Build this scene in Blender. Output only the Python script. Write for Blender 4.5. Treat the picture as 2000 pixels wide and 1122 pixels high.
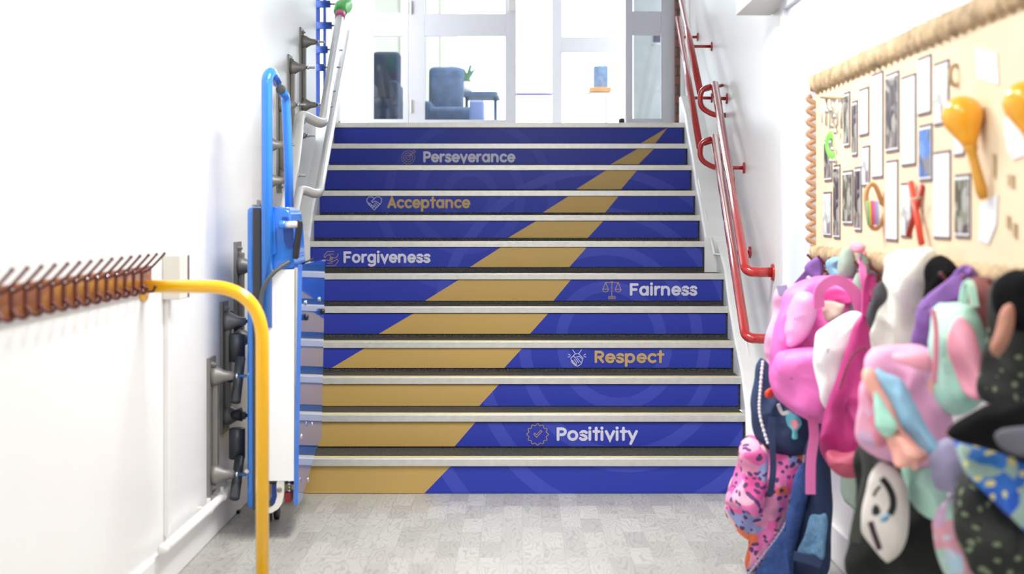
import bpy, bmesh, math, random
from mathutils import Vector, Matrix, noise
random.seed(7)
PI = math.pi
for o in list(bpy.data.objects): bpy.data.objects.remove(o)
SC = bpy.context.scene
COL = SC.collection

# ------------------------------------------------------------------ camera, world, light
F = 2430.0; VX = 1020.0; VY = 420.0; EYE = 1.32       # focal length in pixels, vanishing point, eye height
cd = bpy.data.cameras.new('camera'); cam = bpy.data.objects.new('camera', cd); COL.objects.link(cam)
cam.location = (0, 0, EYE); cam.rotation_euler = (PI/2, 0, 0)
cd.sensor_width = 36; cd.lens = F/2000*36
cd.shift_x = -(VX-1000)/2000; cd.shift_y = -(561-VY)/2000
cd.clip_start = 0.05; cd.clip_end = 200
cd.dof.use_dof = True; cd.dof.focus_distance = 6.7; cd.dof.aperture_fstop = 1.9
SC.camera = cam
SC.view_settings.view_transform = 'Standard'; SC.view_settings.look = 'None'
SC.view_settings.exposure = 0.12; SC.view_settings.gamma = 1; SC.view_settings.use_curve_mapping = False

world = bpy.data.worlds.new('World'); SC.world = world; world.use_nodes = True
bg = world.node_tree.nodes['Background']; bg.inputs[0].default_value = (0.93, 0.97, 1.0, 1); bg.inputs[1].default_value = 4.2

def area(name, loc, rot, sx, sy, power, color=(1, 1, 1), parent=None):
    l = bpy.data.lights.new(name, 'AREA'); l.shape = 'RECTANGLE'; l.size = sx; l.size_y = sy; l.energy = power; l.color = color
    o = bpy.data.objects.new(name, l); COL.objects.link(o); o.location = loc; o.rotation_euler = rot
    if parent: o.parent = parent; o.location = Vector(loc) - parent.location
    return o
CEIL_LAMPS = [(-0.05, 0.4, 20), (-0.05, 2.5, 22), (-0.05, 4.55, 68)]
LOBBY_FILL = (0.1, 12.4, 95)

def P(px, py, Z):
    """the place seen at photo pixel (px, py) at distance Z in front of the camera"""
    return Vector(((px-VX)*Z/F, Z, EYE-(py-VY)*Z/F))

def zpx(y, Z): return EYE-(y-VY)*Z/F
def xpx(x, Z): return (x-VX)*Z/F

# ------------------------------------------------------------------ materials
def new_mat(name):
    m = bpy.data.materials.new(name); m.use_nodes = True
    nt = m.node_tree; return m, nt, nt.nodes['Principled BSDF']
def N(nt, t, **kw):
    n = nt.nodes.new(t)
    for k, v in kw.items(): setattr(n, k, v)
    return n
def L(nt, a, b): nt.links.new(a, b)
def rgb(c): return (c[0], c[1], c[2], 1)
def srgb(r, g, b):
    def f(v):
        v /= 255.0
        return v/12.92 if v <= .04045 else ((v+.055)/1.055)**2.4
    return (f(r), f(g), f(b))
def mat(name, color, rough=.5, metal=0, var=.06, scale=9, bump=0, bscale=60, coat=0, spec=.5):
    m, nt, b = new_mat(name)
    tc = N(nt, 'ShaderNodeTexCoord'); nz = N(nt, 'ShaderNodeTexNoise'); nz.inputs['Scale'].default_value = scale; nz.inputs['Detail'].default_value = 4
    L(nt, tc.outputs['Object'], nz.inputs['Vector'])
    r = N(nt, 'ShaderNodeValToRGB')
    r.color_ramp.elements[0].position = .3; r.color_ramp.elements[1].position = .7
    r.color_ramp.elements[0].color = rgb([c*(1-var) for c in color]); r.color_ramp.elements[1].color = rgb([min(1, c*(1+var)) for c in color])
    L(nt, nz.outputs['Fac'], r.inputs[0]); L(nt, r.outputs[0], b.inputs['Base Color'])
    b.inputs['Roughness'].default_value = rough; b.inputs['Metallic'].default_value = metal
    b.inputs['Coat Weight'].default_value = coat; b.inputs['Specular IOR Level'].default_value = spec
    if bump:
        n2 = N(nt, 'ShaderNodeTexNoise'); n2.inputs['Scale'].default_value = bscale; L(nt, tc.outputs['Object'], n2.inputs['Vector'])
        bp = N(nt, 'ShaderNodeBump'); bp.inputs['Strength'].default_value = bump; bp.inputs['Distance'].default_value = .01
        L(nt, n2.outputs['Fac'], bp.inputs['Height']); L(nt, bp.outputs[0], b.inputs['Normal'])
    return m
def patch_mat(name, colors, scale=9, spot=None, spot_scale=40, rough=.8, spot_size=.32, bump=.25):
    """patches of plain cloth colours, with small spots of another colour over them"""
    m, nt, b = new_mat(name)
    tc = N(nt, 'ShaderNodeTexCoord'); nz = N(nt, 'ShaderNodeTexNoise'); nz.inputs['Scale'].default_value = 6
    L(nt, tc.outputs['Object'], nz.inputs['Vector'])
    mx = N(nt, 'ShaderNodeMixRGB'); mx.inputs[0].default_value = .13
    L(nt, tc.outputs['Object'], mx.inputs[1]); L(nt, nz.outputs['Color'], mx.inputs[2])
    v = N(nt, 'ShaderNodeTexVoronoi'); v.inputs['Scale'].default_value = scale; L(nt, mx.outputs[0], v.inputs['Vector'])
    s = N(nt, 'ShaderNodeSeparateColor'); L(nt, v.outputs['Color'], s.inputs[0])
    r = N(nt, 'ShaderNodeValToRGB'); r.color_ramp.interpolation = 'CONSTANT'
    el = r.color_ramp.elements
    while len(el) < len(colors): el.new(.5)
    for i, c in enumerate(colors): el[i].position = i/len(colors); el[i].color = rgb(c)
    L(nt, s.outputs[0], r.inputs[0]); out = r.outputs[0]
    if spot is not None:
        v2 = N(nt, 'ShaderNodeTexVoronoi'); v2.inputs['Scale'].default_value = spot_scale; L(nt, mx.outputs[0], v2.inputs['Vector'])
        lt = N(nt, 'ShaderNodeMath', operation='LESS_THAN'); lt.inputs[1].default_value = spot_size; L(nt, v2.outputs['Distance'], lt.inputs[0])
        s2 = N(nt, 'ShaderNodeSeparateColor'); L(nt, v2.outputs['Color'], s2.inputs[0])
        gt = N(nt, 'ShaderNodeMath', operation='GREATER_THAN'); gt.inputs[1].default_value = .45; L(nt, s2.outputs[1], gt.inputs[0])
        mu = N(nt, 'ShaderNodeMath', operation='MULTIPLY'); L(nt, lt.outputs[0], mu.inputs[0]); L(nt, gt.outputs[0], mu.inputs[1])
        m2 = N(nt, 'ShaderNodeMixRGB'); m2.inputs[2].default_value = rgb(spot)
        L(nt, mu.outputs[0], m2.inputs[0]); L(nt, out, m2.inputs[1]); out = m2.outputs[0]
    L(nt, out, b.inputs['Base Color']); b.inputs['Roughness'].default_value = rough
    bp = N(nt, 'ShaderNodeBump'); bp.inputs['Strength'].default_value = bump; bp.inputs['Distance'].default_value = .01
    n2 = N(nt, 'ShaderNodeTexNoise'); n2.inputs['Scale'].default_value = 30; L(nt, tc.outputs['Object'], n2.inputs['Vector'])
    L(nt, n2.outputs['Fac'], bp.inputs['Height']); L(nt, bp.outputs[0], b.inputs['Normal'])
    return m

M = {}
M['wall'] = mat('white_gloss_paint', (.86, .87, .87), .32, var=.012, scale=1.5, bump=.12, bscale=5)
M['wallm'] = mat('white_wall_paint', (.86, .86, .88), .6, var=.012, scale=1.5)
M['ceil'] = mat('white_ceiling', (.85, .85, .85), .8, var=.02)
M['plaster'] = mat('white_painted_plaster', (.80, .81, .81), .4, var=.03, bump=.5, bscale=14)
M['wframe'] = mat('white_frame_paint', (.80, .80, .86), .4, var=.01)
M['cream'] = mat('cream_panel', (.80, .82, .72), .6, var=.02)
M['carpet'] = None
M['alu'] = mat('brushed_aluminium', (.72, .72, .68), .42, .65, var=.06, scale=30)
M['steel'] = mat('grey_painted_steel', (.26, .25, .235), .45, .35, var=.08)
M['chrome'] = mat('bright_metal', (.7, .7, .7), .2, 1)
M['silver'] = mat('silver_satin_tube', (.70, .69, .67), .33, .55, var=.02)
M['red'] = mat('red_gloss_paint', (.44, .022, .022), .16, var=.05, coat=.6)
M['yellow'] = mat('yellow_gloss_paint', (1.0, .53, .006), .2, var=.02, coat=.4)
M['blue'] = mat('blue_gloss_paint', (.022, .20, .72), .18, var=.02, coat=.5)
M['blueside'] = mat('blue_mirror_gloss_paint', (.012, .16, .68), .07, var=.0, coat=1.0, spec=1.0)
M['bluedark'] = mat('dark_blue_powder_coat', (.012, .055, .30), .35)
M['black'] = mat('black_plastic', (.012, .012, .014), .4)
M['darkgrey'] = mat('dark_grey_rubber', (.05, .05, .055), .55)
M['motor'] = mat('grey_motor_housing', (.10, .11, .12), .4, .3)
M['white_panel'] = mat('white_panel_sheet', (.93, .94, .96), .3, var=.005)
M['offwhite'] = mat('offwhite_plastic', (.85, .84, .80), .4, var=.01)
M['hookboard'] = mat('brown_varnished_board', (.20, .055, .018), .25, var=.25, scale=12, coat=.6)
M['hookboard2'] = mat('tan_varnished_back', (.25, .085, .022), .25, var=.25, scale=10, coat=.5)
M['hookmetal'] = mat('brown_painted_hook', (.12, .025, .022), .3, .2)
M['hookdark'] = mat('maroon_painted_hook', (.15, .03, .03), .35)
M['kraft'] = mat('kraft_backing_paper', (.74, .60, .42), .8, var=.05, scale=4)
M['kraftdark'] = mat('crinkled_kraft_trim', (.46, .335, .20), .8, var=.32, scale=18, bump=.6, bscale=30)
M['scallop'] = mat('brown_scalloped_edge', (.48, .30, .2), .7, var=.1)
M['mount'] = mat('purple_brown_mount', (.17, .12, .13), .7)
M['paper'] = mat('white_paper', (.70, .72, .77), .7, var=.02)
M['paperpink'] = mat('pale_pink_paper', (.86, .74, .74), .7, var=.03)
M['gold'] = mat('gold_vinyl', (.52, .345, .105), .38, var=.03, scale=2)
M['goldline'] = mat('gold_print', (.52, .36, .14), .5)
M['letter'] = mat('pale_print', (.66, .66, .80), .5, var=.01)
M['icon'] = mat('white_print', (.62, .62, .80), .5, var=.01)
M['orange'] = mat('orange_lens', (.95, .42, .02), .25)
M['maraca'] = mat('orange_yellow_lacquer', (.95, .42, .012), .22, var=.06, scale=5, coat=.5)
M['maracah'] = mat('amber_wood_handle', (.62, .30, .03), .35, var=.12)
M['woodlight'] = mat('light_wood', (.60, .30, .12), .45, var=.12, scale=12)
M['redstick'] = mat('red_painted_stick', (.72, .07, .03), .4, var=.12)
M['green'] = mat('bright_green_plastic', (.10, .72, .12), .45)
M['pinkplain'] = mat('pink_fabric', (.86, .20, .52), .6)
M['brick'] = None

def riser_mat():
    m, nt, b = new_mat('blue_vinyl_with_pale_rings')
    g = N(nt, 'ShaderNodeNewGeometry'); sx = N(nt, 'ShaderNodeSeparateXYZ'); L(nt, g.outputs['Position'], sx.inputs[0])
    total = None
    for (cx, cz, rs, wid, amt) in ((.50, .62, (.28, .487, .72, 1.0), .032, 1.0), (-.35, 1.45, (.16, .34, .55), .03, .55)):
        c = N(nt, 'ShaderNodeCombineXYZ'); L(nt, sx.outputs[0], c.inputs[0]); L(nt, sx.outputs[2], c.inputs[1])
        d = N(nt, 'ShaderNodeVectorMath', operation='DISTANCE'); d.inputs[1].default_value = (cx, cz, 0); L(nt, c.outputs[0], d.inputs[0])
        for r in rs:
            a = N(nt, 'ShaderNodeMath', operation='SUBTRACT'); a.inputs[1].default_value = r; L(nt, d.outputs['Value'], a.inputs[0])
            ab = N(nt, 'ShaderNodeMath', operation='ABSOLUTE'); L(nt, a.outputs[0], ab.inputs[0])
            lt = N(nt, 'ShaderNodeMath', operation='LESS_THAN'); lt.inputs[1].default_value = wid; L(nt, ab.outputs[0], lt.inputs[0])
            mu = N(nt, 'ShaderNodeMath', operation='MULTIPLY'); mu.inputs[1].default_value = amt; L(nt, lt.outputs[0], mu.inputs[0])
            if total is None: total = mu.outputs[0]
            else:
                ad = N(nt, 'ShaderNodeMath', operation='ADD'); L(nt, total, ad.inputs[0]); L(nt, mu.outputs[0], ad.inputs[1]); total = ad.outputs[0]
    mx = N(nt, 'ShaderNodeMixRGB'); mx.inputs[1].default_value = rgb((.030, .048, .38)); mx.inputs[2].default_value = rgb((.052, .074, .45)); mx.use_clamp = True
    L(nt, total, mx.inputs[0]); L(nt, mx.outputs[0], b.inputs['Base Color'])
    b.inputs['Roughness'].default_value = .36; b.inputs['Specular IOR Level'].default_value = .28
    return m
M['riser'] = riser_mat()

def carpet_mat():
    m, nt, b = new_mat('black_speckled_tread')
    tc = N(nt, 'ShaderNodeTexCoord'); nz = N(nt, 'ShaderNodeTexNoise'); nz.inputs['Scale'].default_value = 260; nz.inputs['Detail'].default_value = 2
    L(nt, tc.outputs['Object'], nz.inputs['Vector'])
    r = N(nt, 'ShaderNodeValToRGB'); e = r.color_ramp.elements
    e[0].position = .45; e[0].color = rgb((.008, .008, .008)); e[1].position = .75; e[1].color = rgb((.16, .155, .13))
    L(nt, nz.outputs['Fac'], r.inputs[0]); L(nt, r.outputs[0], b.inputs['Base Color']); b.inputs['Roughness'].default_value = .75
    return m
M['carpet'] = carpet_mat()

def brick_mat():
    m, nt, b = new_mat('red_brick')
    tc = N(nt, 'ShaderNodeTexCoord'); mp = N(nt, 'ShaderNodeMapping'); mp.inputs['Rotation'].default_value = (PI/2, 0, 0)
    L(nt, tc.outputs['Object'], mp.inputs[0]); br = N(nt, 'ShaderNodeTexBrick'); L(nt, mp.outputs[0], br.inputs['Vector'])
    br.inputs['Scale'].default_value = 1; br.inputs['Brick Width'].default_value = .22; br.inputs['Row Height'].default_value = .075; br.inputs['Mortar Size'].default_value = .008
    br.inputs['Color1'].default_value = rgb((.26, .10, .07)); br.inputs['Color2'].default_value = rgb((.20, .085, .07)); br.inputs['Mortar'].default_value = rgb((.08, .06, .05))
    L(nt, br.outputs['Color'], b.inputs['Base Color']); b.inputs['Roughness'].default_value = .8
    return m
M['brick'] = brick_mat()

def floor_mat():
    m, nt, b = new_mat('grey_wood_block_vinyl')
    tc = N(nt, 'ShaderNodeTexCoord'); mp = N(nt, 'ShaderNodeMapping'); mp.inputs['Rotation'].default_value = (0, 0, PI/2)
    L(nt, tc.outputs['Object'], mp.inputs[0])
    br = N(nt, 'ShaderNodeTexBrick'); L(nt, mp.outputs[0], br.inputs['Vector']); br.inputs['Scale'].default_value = 1
    br.inputs['Brick Width'].default_value = .235; br.inputs['Row Height'].default_value = .084; br.inputs['Mortar Size'].default_value = .0008
    br.inputs['Color1'].default_value = rgb((.31, .305, .285)); br.inputs['Color2'].default_value = rgb((.43, .425, .40)); br.inputs['Mortar'].default_value = rgb((.28, .27, .25))
    br.offset = .37; br.inputs['Bias'].default_value = .15
    # wavy grain, shifted from block to block
    s = N(nt, 'ShaderNodeSeparateColor'); L(nt, br.outputs['Color'], s.inputs[0])
    mul = N(nt, 'ShaderNodeMath', operation='MULTIPLY'); mul.inputs[1].default_value = 30; L(nt, s.outputs[0], mul.inputs[0])
    cb = N(nt, 'ShaderNodeCombineXYZ'); L(nt, mul.outputs[0], cb.inputs[2])
    mp2 = N(nt, 'ShaderNodeMapping'); mp2.inputs['Scale'].default_value = (9, 2.4, 1); L(nt, tc.outputs['Object'], mp2.inputs[0])
    ad = N(nt, 'ShaderNodeVectorMath', operation='ADD'); L(nt, mp2.outputs[0], ad.inputs[0]); L(nt, cb.outputs[0], ad.inputs[1])
    nz = N(nt, 'ShaderNodeTexNoise'); nz.inputs['Scale'].default_value = 1.0; nz.inputs['Detail'].default_value = 2; L(nt, ad.outputs[0], nz.inputs['Vector'])
    m3 = N(nt, 'ShaderNodeMath', operation='MULTIPLY'); m3.inputs[1].default_value = 105; L(nt, nz.outputs['Fac'], m3.inputs[0])
    sn = N(nt, 'ShaderNodeMath', operation='SINE'); L(nt, m3.outputs[0], sn.inputs[0])
    mr = N(nt, 'ShaderNodeMapRange'); mr.inputs[1].default_value = -1.0; mr.inputs[2].default_value = -.45; mr.inputs[3].default_value = .72; mr.inputs[4].default_value = 1.03; L(nt, sn.outputs[0], mr.inputs[0])
    mx = N(nt, 'ShaderNodeMixRGB', blend_type='MULTIPLY'); mx.inputs[0].default_value = .8; L(nt, br.outputs['Color'], mx.inputs[1]); L(nt, mr.outputs[0], mx.inputs[2])
    L(nt, mx.outputs[0], b.inputs['Base Color']); b.inputs['Roughness'].default_value = .38
    return m
M['floor'] = floor_mat()

def glass_mat():
    m = bpy.data.materials.new('clear_window_glass'); m.use_nodes = True; nt = m.node_tree
    nt.nodes.remove(nt.nodes['Principled BSDF']); out = nt.nodes['Material Output']
    t = N(nt, 'ShaderNodeBsdfTransparent'); t.inputs[0].default_value = (.93, .96, .98, 1)
    g = N(nt, 'ShaderNodeBsdfGlossy'); g.inputs['Roughness'].default_value = .03
    nz = N(nt, 'ShaderNodeTexNoise'); nz.inputs['Scale'].default_value = 3
    mr = N(nt, 'ShaderNodeMapRange'); mr.inputs[3].default_value = .03; mr.inputs[4].default_value = .05; L(nt, nz.outputs['Fac'], mr.inputs[0])
    mx = N(nt, 'ShaderNodeMixShader'); L(nt, mr.outputs[0], mx.inputs[0]); L(nt, t.outputs[0], mx.inputs[1]); L(nt, g.outputs[0], mx.inputs[2]); L(nt, mx.outputs[0], out.inputs[0])
    return m
M['glass'] = glass_mat()
def emit_mat(name, color, s):
    m = bpy.data.materials.new(name); m.use_nodes = True; nt = m.node_tree; b = nt.nodes['Principled BSDF']
    b.inputs['Emission Color'].default_value = rgb(color); b.inputs['Emission Strength'].default_value = s; b.inputs['Base Color'].default_value = (.9, .9, .9, 1)
    return m
M['lamp'] = emit_mat('lit_diffuser', (1, .98, .94), 3.0)
M['navychair'] = mat('navy_chair_fabric', (.028, .042, .085), .85, var=.12, scale=25)
M['bluechair'] = mat('blue_grey_chair_fabric', (.05, .085, .16), .8, var=.25, scale=14)
M['fleece'] = mat('blue_fleece', (.045, .10, .33), .95, var=.2, scale=60, bump=.6, bscale=200)
M['bluetowel'] = mat('blue_terry_patch', (.12, .25, .42), .95, var=.2, scale=70, bump=.6, bscale=220)
M['navy'] = mat('navy_cloth', (.025, .045, .12), .8, var=.2, scale=12)
M['pinkbag'] = mat('bright_pink_nylon', (.93, .19, .60), .5, var=.16, scale=5, bump=.3, bscale=14)
M['pinkdeep'] = mat('deep_pink_nylon', (.88, .09, .42), .5, var=.1, scale=6)
M['magenta'] = mat('magenta_nylon', (.46, .025, .19), .55, var=.25, scale=7, bump=.3, bscale=14)
M['cream_cloth'] = mat('cream_cloth', (.80, .78, .72), .9, var=.05, bump=.2)
M['white_cloth'] = mat('white_cloth', (.90, .91, .93), .85, var=.02)
M['purple'] = mat('purple_cloth', (.27, .13, .45), .8, var=.15)
M['blackcloth'] = mat('black_cloth', (.007, .007, .008), .9, var=.3, spec=.12)
M['blackbag'] = mat('black_charcoal_nylon', (.016, .017, .017), .7, var=.35, scale=8, spec=.2)
M['maroon'] = mat('maroon_cloth', (.22, .06, .06), .85, var=.3)
M['mint'] = patch_mat('mint_speckled_cloth', [(.42, .78, .65), (.50, .82, .70)], 12, (.75, .80, .55), 90, spot_size=.25)
M['pinksoft'] = mat('soft_pink_cloth', (.92, .38, .50), .7, var=.12, scale=6)
M['pinklilac'] = mat('lilac_pink_cloth', (.90, .45, .70), .7, var=.15, scale=5)
M['skyblue'] = mat('sky_blue_band', (.28, .52, .72), .7, var=.05)
M['peach'] = mat('peach_band', (.92, .45, .38), .7, var=.08)
M['lilacgrey'] = mat('lilac_grey_cloth', (.34, .32, .50), .8, var=.06)
M['sage'] = mat('sage_green_cloth', (.36, .47, .40), .9, var=.1)
M['leopard'] = patch_mat('pink_leopard_cloth', [(.92, .12, .42), (.95, .45, .62), (.93, .22, .55), (.95, .22, .10), (.92, .35, .58), (.95, .68, .62), (.38, .42, .78), (.93, .16, .46)], 15, (.13, .06, .20), 42, spot_size=.38)
M['darkfloral'] = patch_mat('black_floral_cloth', [(.018, .02, .02), (.022, .024, .022), (.03, .034, .03)], 20, (.20, .26, .15), 42, spot_size=.3)
M['bluefloral'] = patch_mat('blue_yellow_floral_cloth', [(.02, .10, .55), (.03, .16, .62), (.04, .22, .70), (.03, .12, .58), (.35, .50, .45)], 20, (.80, .72, .30), 34, spot_size=.3)
M['pastel'] = patch_mat('pastel_patchwork_cloth', [(.42, .62, .55), (.62, .40, .62), (.45, .62, .78), (.70, .34, .42)], 16, (.60, .60, .70), 40)
M['iridescent'] = patch_mat('pink_scaled_cloth', [(.90, .28, .45), (.90, .42, .60), (.75, .50, .75), (.92, .34, .48)], 22)
def photo_mat(name, cols, scale):
    m = patch_mat(name, cols, scale, rough=.35, bump=0); return m
M['photoA'] = photo_mat('dark_group_photo_print', [(.05, .045, .05), (.20, .18, .17), (.10, .08, .10), (.35, .33, .30), (.14, .11, .11)], 36)
M['photoB'] = photo_mat('green_brown_photo_print', [(.10, .10, .07), (.24, .25, .20), (.40, .40, .36), (.12, .08, .08)], 34)
M['photoC'] = photo_mat('blue_sky_photo_print', [(.10, .22, .60), (.18, .30, .65), (.12, .14, .20), (.25, .24, .26)], 26)
M['photoD'] = photo_mat('pale_photo_print', [(.60, .62, .62), (.45, .46, .46), (.72, .74, .72), (.25, .22, .24)], 30)

# ------------------------------------------------------------------ mesh helpers
def root_of(o):
    p = Vector((0, 0, 0))
    while o is not None: p = p + o.location; o = o.parent
    return p
def build(name, bm, m, parent=None, smooth=False, base=None, recalc=True):
    """link a bmesh holding world coordinates as one object; top-level things get their origin at their base"""
    me = bpy.data.meshes.new(name)
    if recalc: bmesh.ops.recalc_face_normals(bm, faces=bm.faces)
    if parent is not None: off = root_of(parent); loc = Vector((0, 0, 0))
    else:
        xs = [v.co for v in bm.verts]
        if base is None:
            base = Vector(((min(c.x for c in xs)+max(c.x for c in xs))/2, (min(c.y for c in xs)+max(c.y for c in xs))/2, min(c.z for c in xs)))
        off = Vector(base); loc = off.copy()
    for v in bm.verts: v.co = v.co - off
    bm.to_mesh(me); bm.free()
    mats = m if isinstance(m, (list, tuple)) else [m]
    for x in mats: me.materials.append(x)
    if smooth:
        for p in me.polygons: p.use_smooth = True
    o = bpy.data.objects.new(name, me); COL.objects.link(o); o.location = loc
    if parent is not None: o.parent = parent
    return o
def thing(name, label, cat, loc, group=None):
    o = bpy.data.objects.new(name, None); COL.objects.link(o); o.location = loc; o.empty_display_size = .05
    o['label'] = label; o['category'] = cat
    if group: o['group'] = group
    return o
def tag(o, label, cat, group=None):
    o['label'] = label; o['category'] = cat
    if group: o['group'] = group
    return o
def struct(o): o['kind'] = 'structure'; return o
def BM(): return bmesh.new()
def box(bm, x0, x1, y0, y1, z0, z1, bev=0, mi=0):
    vs = [bm.verts.new((x, y, z)) for x in (x0, x1) for y in (y0, y1) for z in (z0, z1)]
    fs = []
    for idx in ((0, 1, 3, 2), (4, 6, 7, 5), (0, 4, 5, 1), (2, 3, 7, 6), (0, 2, 6, 4), (1, 5, 7, 3)):
        f = bm.faces.new([vs[i] for i in idx]); f.material_index = mi; fs.append(f)
    if bev:
        es = list({e for f in fs for e in f.edges})
        bmesh.ops.bevel(bm, geom=es, offset=bev, segments=3, affect='EDGES', profile=.5)
    return bm
def hexa(bm, pts, mi=0):
    """8 points: 4 of the bottom ring, 4 of the top ring in the same order"""
    vs = [bm.verts.new(p) for p in pts]
    for idx in ((3, 2, 1, 0), (4, 5, 6, 7), (0, 1, 5, 4), (1, 2, 6, 5), (2, 3, 7, 6), (3, 0, 4, 7)):
        f = bm.faces.new([vs[i] for i in idx]); f.material_index = mi
    return bm
def prism(bm, poly, d, mi=0):
    """polygon (list of Vectors) extruded by vector d"""
    a = [bm.verts.new(p) for p in poly]; b = [bm.verts.new(Vector(p)+Vector(d)) for p in poly]; n = len(a)
    f = bm.faces.new(a); f.material_index = mi; f = bm.faces.new(b[::-1]); f.material_index = mi
    for i in range(n):
        f = bm.faces.new((a[i], b[i], b[(i+1) % n], a[(i+1) % n])); f.material_index = mi
    return bm
def frames_along(pts):
    n = len(pts); tans = []
    for i in range(n):
        a = pts[max(i-1, 0)]; b = pts[min(i+1, n-1)]; t = (b-a); tans.append(t.normalized() if t.length > 1e-9 else Vector((0, 0, 1)))
    up = Vector((0, 0, 1))
    if abs(tans[0].dot(up)) > .95: up = Vector((0, 1, 0))
    u = tans[0].cross(up).normalized(); out = []
    for t in tans:
        u = (u - t*u.dot(t))
        if u.length < 1e-6: u = t.orthogonal()
        u.normalize(); out.append((u, t.cross(u).normalized()))
    return out
def tube(bm, pts, r, seg=16, caps=True, mi=0, rb=None, closed=False):
    """round (or with rb flattened) tube along points; r may be a list"""
    pts = [Vector(p) for p in pts]; fr = frames_along(pts); rings = []
    for i, p in enumerate(pts):
        ri = r[i] if isinstance(r, (list, tuple)) else r
        rv = ri if rb is None else rb
        u, v = fr[i]
        rings.append([bm.verts.new(p + u*math.cos(2*PI*k/seg)*ri + v*math.sin(2*PI*k/seg)*rv) for k in range(seg)])
    n = len(rings)
    for i in range(n if closed else n-1):
        a = rings[i]; b = rings[(i+1) % n]
        for k in range(seg):
            f = bm.faces.new((a[k], a[(k+1) % seg], b[(k+1) % seg], b[k])); f.material_index = mi
    if caps and not closed:
        f = bm.faces.new(rings[0][::-1]); f.material_index = mi; f = bm.faces.new(rings[-1]); f.material_index = mi
    return bm
def fillet(pts, rad, n=8):
    """round the inner corners of a polyline"""
    pts = [Vector(p) for p in pts]; out = [pts[0]]
    for i in range(1, len(pts)-1):
        p = pts[i]; a = (pts[i-1]-p); b = (pts[i+1]-p); d = min(rad, a.length*.48, b.length*.48)
        s = p + a.normalized()*d; e = p + b.normalized()*d
        for k in range(n+1):
            t = k/n; out.append(s*(1-t)**2 + p*2*t*(1-t) + e*t*t)
    out.append(pts[-1]); return out
def smoothline(pts, n=6, closed=False):
    pts = [Vector(p) for p in pts]; m = len(pts); out = []
    rng = range(m if closed else m-1)
    for i in rng:
        if closed: p0, p1, p2, p3 = pts[(i-1) % m], pts[i], pts[(i+1) % m], pts[(i+2) % m]
        else: p0, p1, p2, p3 = pts[max(i-1, 0)], pts[i], pts[i+1], pts[min(i+2, m-1)]
        for k in range(n):
            t = k/n
            out.append(.5*((2*p1) + (p2-p0)*t + (2*p0-5*p1+4*p2-p3)*t*t + (3*p1-p0-3*p2+p3)*t**3))
    if not closed: out.append(pts[-1])
    return out
def lathe(bm, c, axis, prof, seg=24, mi=0):
    """prof: list of (distance along axis, radius)"""
    axis = Vector(axis).normalized(); u = axis.orthogonal().normalized(); v = axis.cross(u); rings = []
    for (t, r) in prof:
        p = Vector(c)+axis*t
        rings.append([bm.verts.new(p+u*math.cos(2*PI*k/seg)*max(r, 1e-4)+v*math.sin(2*PI*k/seg)*max(r, 1e-4)) for k in range(seg)])
    for a, b in zip(rings, rings[1:]):
        for k in range(seg):
            f = bm.faces.new((a[k], a[(k+1) % seg], b[(k+1) % seg], b[k])); f.material_index = mi
    f = bm.faces.new(rings[0][::-1]); f.material_index = mi; f = bm.faces.new(rings[-1]); f.material_index = mi
    return bm
def ball(bm, c, r, mi=0, sq=(1, 1, 1)):
    res = bmesh.ops.create_uvsphere(bm, u_segments=16, v_segments=10, radius=r)
    for v in res['verts']: v.co = Vector((v.co.x*sq[0], v.co.y*sq[1], v.co.z*sq[2])) + Vector(c)
    for f in {f for v in res['verts'] for f in v.link_faces}: f.material_index = mi
    return bm

# ------------------------------------------------------------------ room shape
def XR(Z): return 1.20 if Z <= 5.9 else 1.20 + (Z-5.9)*.036
def XL(Z): return -1.28 if Z <= 5.9 else -1.28 - (Z-5.9)*.054
GO = .28
ZN = [5.88+GO*k for k in range(12)]
YN = [897, 811, 738, 668, 600, 535, 472, 421, 373, 323, 281, 240]       # where the nosing tops show in the photo
HN = [EYE-(y-VY)*z/F for y, z in zip(YN, ZN)]
XRE = [1458, 1456, 1447, 1433, 1422, 1414, 1376, 1367, 1358, 1351, 1343, 1337]
XLE = [None]*6 + [606, 613, 624, 634, 642, 652]
TOP = HN[-1]
ZS = 10.0          # glazed screen

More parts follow.
